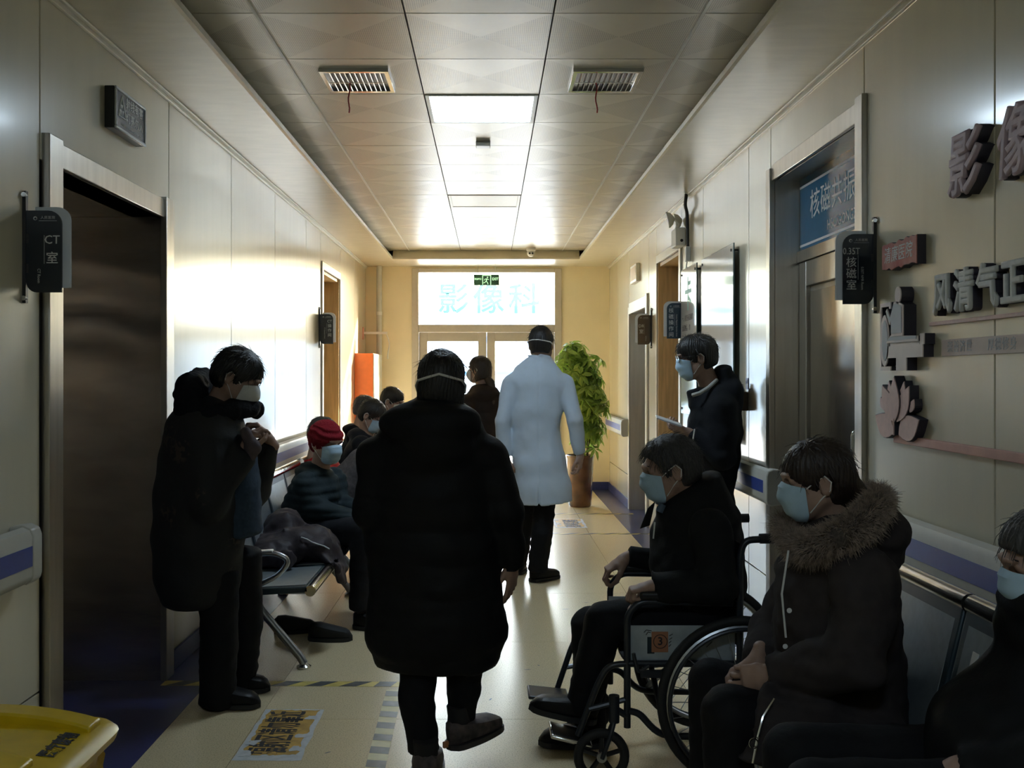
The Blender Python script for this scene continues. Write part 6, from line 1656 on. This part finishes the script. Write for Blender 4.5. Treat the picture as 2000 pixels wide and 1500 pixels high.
for x, y in ((P(1420, 0, 2.84).x+.04, 2.84), (P(1385, 0, 3.1).x+.04, 3.10)): shoe(o, 'shoe', bs, Vector((x, y, .002)), R(182), L=.25, w=.095, h=.09)
furm2 = mat('brown grey fur', (.36, .28, .22), .6, noise=.5, nscale=60, col2=(.12, .09, .07))
path = [P(1532, 1022, 3.14), P(1540, 1038, 3.02), P(1562, 1068, 2.86), P(1592, 1068, 2.76), P(1640, 1048, 2.70), P(1682, 1022, 2.72), P(1712, 990, 2.80), P(1718, 972, 2.95), P(1690, 972, 3.10), P(1645, 985, 3.18)]
sm = []
for i in range(len(path)-1):
    for k in range(4): sm.append(path[i].lerp(path[i+1], k/4))
sm.append(path[-1])
b = MB(); b.tube(sm, [.024+.010*math.sin(math.pi*min(1, k/len(sm)*1.1)) for k in range(len(sm))], 10); b.build('fur_core', mat('dark fur underside', (.10, .078, .062), .9, noise=.5, nscale=120, bump=.004, bscale=140), o, smooth=True)
fur(o, sm, [.026+.010*math.sin(math.pi*min(1, k/len(sm)*1.1)) for k in range(len(sm))], 14000, .032, furm2, 5)

# 8 ---- person cut by the right picture edge
p = Person('person in black cut off by the right picture edge, only mask and shoulder showing', (1.2, 2.3, 0))
hc = P(2052, 1098, 2.3)
p.head(hc, (-.93, .15, -.28), sc=1.0, neck=P(2070, 1195, 2.3)); p.hair(HAIR_GR, bulk=1.03, seed=18, strands=120); p.face(); p.mask('surgical')
nsh, nel, nwr = P(2130, 1270, 2.12), P(2100, 1480, 2.08), P(1880, 1500, 2.18); fsh, fel, fwr = P(2040, 1250, 2.5), P(1955, 1430, 2.5), P(1825, 1500, 2.40)
p.hand(P(1822, 1500, 2.38), (-.75, -.3, -.2), (-.1, .0, -1), 1, curl=(.4, .5, .4)); p.hand(nwr, (-.8, .2, -.3), (-.1, 0, -1), -1, curl=(.4, .5, .4))
nl = [Vector((1.12, 2.2, .53)), Vector((.70, 2.2, .55)), Vector((.72, 2.2, .10))]; fl_ = [Vector((1.12, 2.42, .53)), Vector((.72, 2.42, .55)), Vector((.74, 2.42, .10))]
p.trunk(Vector((1.10, 2.3, .56)), P(2065, 1300, 2.3), P(2065, 1200, 2.3), .2, (0, 1, 0), [([nsh, nel, nwr], [.05, .04, .03]), ([fsh, fel, fwr], [.05, .04, .03]), (nl, [.08, .06, .045]), (fl_, [.08, .06, .045])])
def fn(S):
    pts = [P(2070, 1190, 2.3), P(2072, 1230, 2.3), P(2072, 1330, 2.3), Vector((1.15, 2.3, .62)), Vector((1.13, 2.3, .52))]
    S.tube([np3(q) for q in pts], [.085, .110, .118, .15, .15], [.12, .19, .21, .21, .2], (1, 0, 0), k=0, capr=.3, kin=.02)
    S.tube([np3(P(2060, 1200, 2.3)), np3(P(1985, 1172, 2.3))], [.05, .03], [.10, .07], (0, 0, 1), k=.04)
    for a, b_, c_ in ((nsh, nel, nwr), (fsh, fel, fwr)):
        S.tube([np3(a), np3(b_)], [.082, .07], [.082, .07], (1, 0, 0), k=.03, capr=.9); S.tube([np3(b_), np3(c_)], [.068, .05], [.068, .05], (0, 1, 0), k=.02, capr=.15, cap0=1.0)
    S.wrinkle(.009, 8, (1, 1, 1.3), 34)
p.garment('jacket', BLACK_C, box_of(P(1850, 1150, 2.3), Vector((1.3, 2.3, .5)), m=.25), .011, fn)
legs(p, TROU_K, [(nl, (.085, .072, .06)), (fl_, (.085, .072, .06))], seed=37)
o = p.finish()
for x, y in ((.76, 2.2), (.78, 2.42)): shoe(o, 'shoe', bs, Vector((x, y, .002)), R(180), L=.26, w=.10, h=.09)

# 9 ---- seated people on the left benches
def sitter(label, hp, d, hf, hs=1.0, cm=None, hairm=HAIR, knee=None, hands=True, maskk='surgical', glass=False, hat=None, tf=(1, -.1, 0), lean=.0, chest=None, fringe=.015, quilt=.0, seed=1, pelv=None, hood=True, grip=None, hw=.17):
    c = P(hp[0], hp[1], d); f = Vector(tf).normalized(); sd = Vector((0, 0, 1)).cross(f)      # sd: the person's left
    pel = pelv or Vector((-1.07, d, .53)); base = Vector((pel.x+.1, d, 0))
    p = Person(label, base)
    neck = Vector((c.x, c.y, c.z))-Vector(hf).normalized()*.06-Vector((0, 0, .17))
    chest = chest or (pel*.35+neck*.65+Vector((0, 0, .0)))
    p.head(c, hf, sc=hs, neck=neck)
    if hat is None: p.hair(hairm, fringe=fringe, bulk=1.03, nape=-.08, seed=seed, strands=120)
    if maskk: p.mask(maskk)
    p.face()
    if glass: p.glasses()
    lap = pel+f*.36+Vector((0, 0, .13))
    lim = []; sl = []
    for q in (1, -1):
        sh = neck+sd*q*(hw-.01)-Vector((0, 0, .07)); el = sh*.45+pel*.55+sd*q*.07+f*.08+Vector((0, 0, .02)); wr = (grip if grip else lap)+sd*q*.05
        lim.append(([sh, el, wr], [.045, .038, .028])); sl.append((sh, el, wr))
        if hands: p.hand(wr+f*.0, f*.8-sd*q*.5+Vector((0, 0, .15 if grip else -.2)), Vector((0, 0, 1)) if grip else Vector((0, 0, -1)), (-q) if not grip else q, curl=(.4, .5, .4))
    for q in (1, -1):
        lim.append(([pel+sd*q*.10, pel+f*.42+sd*q*.11+Vector((0, 0, .03)), pel+f*.40+sd*q*.11-Vector((0, 0, .42))], [.08, .06, .045]))
    p.trunk(pel, chest, neck, .2, sd, lim)
    cm = cm or drk
    def fn(S):
        mid = pel.lerp(chest, .5)-f*.01
        S.tube([np3(pel-Vector((0, 0, .04))), np3(mid), np3(chest), np3(neck-Vector((0, 0, .03)))], [hw+.0, hw+.005, hw, .085], [.15, .15, .135, .08], tuple(sd), k=0, capr=.4, kin=.03)
        for sh, el, wr in sl:
            S.tube([np3(sh), np3(el)], [.074, .064], [.074, .064], tuple(f), k=.03, capr=.9); S.tube([np3(el), np3(wr)], [.062, .045], [.062, .045], tuple(sd), k=.02, capr=.2, cap0=1.0)
        if hood: S.ell(np3(neck-f*.06-Vector((0, 0, .005))), (.085, .095, .05), k=.05)
        S.wrinkle(.006, 10, (1, 1, 1.4), seed)
        if quilt: S.quilt(quilt, .05)
    p.garment('jacket', cm, box_of(pel, chest, neck, *[q for a in sl for q in a], m=.22), .011, fn)
    legs(p, cloth('dark trousers', (.016, .017, .022), .8), [([pel+sd*q*.10, pel+f*.43+sd*q*.11+Vector((0, 0, .03)), pel+f*.41+sd*q*.11-Vector((0, 0, .41))], (.085, .074, .062)) for q in (1, -1)], seed=seed)
    if hat: hat(p)
    o = p.finish()
    ang = math.atan2(f.y, f.x)
    for q in (1, -1):
        hp_ = pel+f*.37+sd*q*.11; shoe(o, 'shoe', bs, Vector((hp_.x, hp_.y, .002)), ang, L=.25, w=.095, h=.09)
    return p, o
teal = cloth('dark teal quilted jacket', (.020, .032, .038), .7)
def red_hat(p):
    S = SDF((-.14, -.16, -.10), (.14, .16, .17), .0045)
    S.ell((0, -.012, .045), (.092, .112, .098), k=0); S.ell((0, -.035, .0), (.085, .085, .08), k=.02)
    S.tube([(0, -.012, .022), (0, -.012, .058)], [.096, .094], [.118, .115], (1, 0, 0), k=.012, capr=.3)
    S.ell((0, .115, -.04), (.13, .085, .075), k=.01, op='s'); S.plane((0, 0, -.055), (0, .15, -1))
    S.disp(lambda x, y, z: .0022*np.sin(np.arctan2(x, y)*58)+.004*np.sin((z+.15*y)*150+2*vnoise(x*18, y*18, z*18))*(z > .03)*(z < .11))
    p.local_mesh(S, 'knit_hat', cloth('red knitted wool', (.22, .012, .020), .9, nscale=90, bump=.002, bscale=150))
p, o = sitter('person in red knitted hat and dark quilted jacket looking at a phone', (637, 866), 6.05, (.72, -.66, -.16), .98, cm=teal, hat=red_hat, tf=(.93, -.36, 0), quilt=.006, seed=21, pelv=Vector((-1.08, 6.08, .53)), hw=.175, grip=Vector((-.71, 5.93, .60)))
phone('phone', Vector((-.665, 5.915, .645)), (.85, -.3, .25), (.3, .9, .1), 'dark phone in the lap of the person in the red hat', lit=.05)
gryc = cloth('grey wool coat', (.11, .10, .105), .9, noise=.35, nscale=60)
sitter('person in grey coat bending forward behind the red hat', (782, 905), 6.62, (.85, .1, -.6), 1.0, cm=gryc, seed=22, tf=(1, 0, 0), pelv=Vector((-1.05, 6.62, .53)), chest=P(715, 915, 6.62), maskk='surgical')
redc = cloth('bright red jacket', (.40, .015, .015), .6)
sitter('person in red jacket hidden behind the red knitted hat', (632, 850), 7.25, (.8, .35, -.3), 1.0, cm=redc, hairm=HAIR_GR, seed=23, tf=(1, .2, 0), pelv=Vector((-1.10, 7.25, .53)), hood=False)
sitter('person in black hooded jacket and glasses looking down, middle of the far bench', (727, 812), 8.0, (.80, -.28, -.48), 1.02, cm=cloth('black blue jacket', (.012, .013, .018), .7), seed=24, tf=(1, -.1, 0), glass=True, pelv=Vector((-1.06, 8.0, .53)), hw=.19)
sitter('person with greying short hair near the orange cabinet', (714, 800), 8.7, (.8, .55, -.2), .95, hairm=HAIR_GR, seed=25, pelv=Vector((-1.12, 8.68, .53)), maskk='surgical', fringe=-.01)
sitter('farthest seated person in glasses and white mask, leaning forward', (766, 784), 9.25, (.88, -.30, -.36), 1.0, cm=cloth('black wool jacket', (.012, .012, .013), .8), seed=26, glass=True, maskk='kn95', pelv=Vector((-1.02, 9.06, .53)), chest=P(745, 845, 9.2))

# jacket left on the bench
def fn(S):
    S.ell((-1.12, 5.45, .52), (.16, .22, .10), k=0); S.ell((-1.13, 5.62, .60), (.11, .13, .10), k=.05); S.ell((-.98, 5.50, .54), (.16, .20, .09), k=.05)
    S.tube([(-1.0, 5.52, .56), (-.87, 5.46, .50), (-.80, 5.42, .43), (-.785, 5.40, .35)], [.16, .15, .12, .06], [.07, .05, .035, .03], (0, 1, 0), k=.05)
    S.tube([(-1.15, 5.25, .50), (-1.02, 5.18, .50)], [.06, .05], [.05, .04], (0, 0, 1), k=.04)
    S.wrinkle(.018, 11, (1, 1, 1), 41); S.wrinkle(.006, 30, (1, 1, 1), 42)
    S.plane((0, 0, .464), (0, 0, -1)) if False else None
    X, Y, Z = S.ax[0][:, None, None], S.ax[1][None, :, None], S.ax[2][None, None, :]
    seat = np.maximum(np.maximum(X-(-.805), (-1.5)-X), Z-.4635)     # what is under the seat top is cut away
    S.D = np.maximum(S.D, -seat.astype(np.float32))
S = SDF((-1.4, 5.0, .25), (-.66, 5.95, .80), .0095); fn(S); V, F = S.mesh()
jk = link('draped_jacket', np_mesh('draped_jacket', V, F, cloth('purple brown down jacket', (.045, .036, .042), .5), (0, 0, 0)))
tag(jk, 'crumpled purple brown down jacket lying on the left bench beside the red hat person', 'jacket')
zp = MB().tube([Vector((-.98+.03*k, 5.32+.012*math.sin(k*2), .60-.012*k)) for k in range(6)], .004, 6).build('zip', M['silver'], jk, smooth=True)
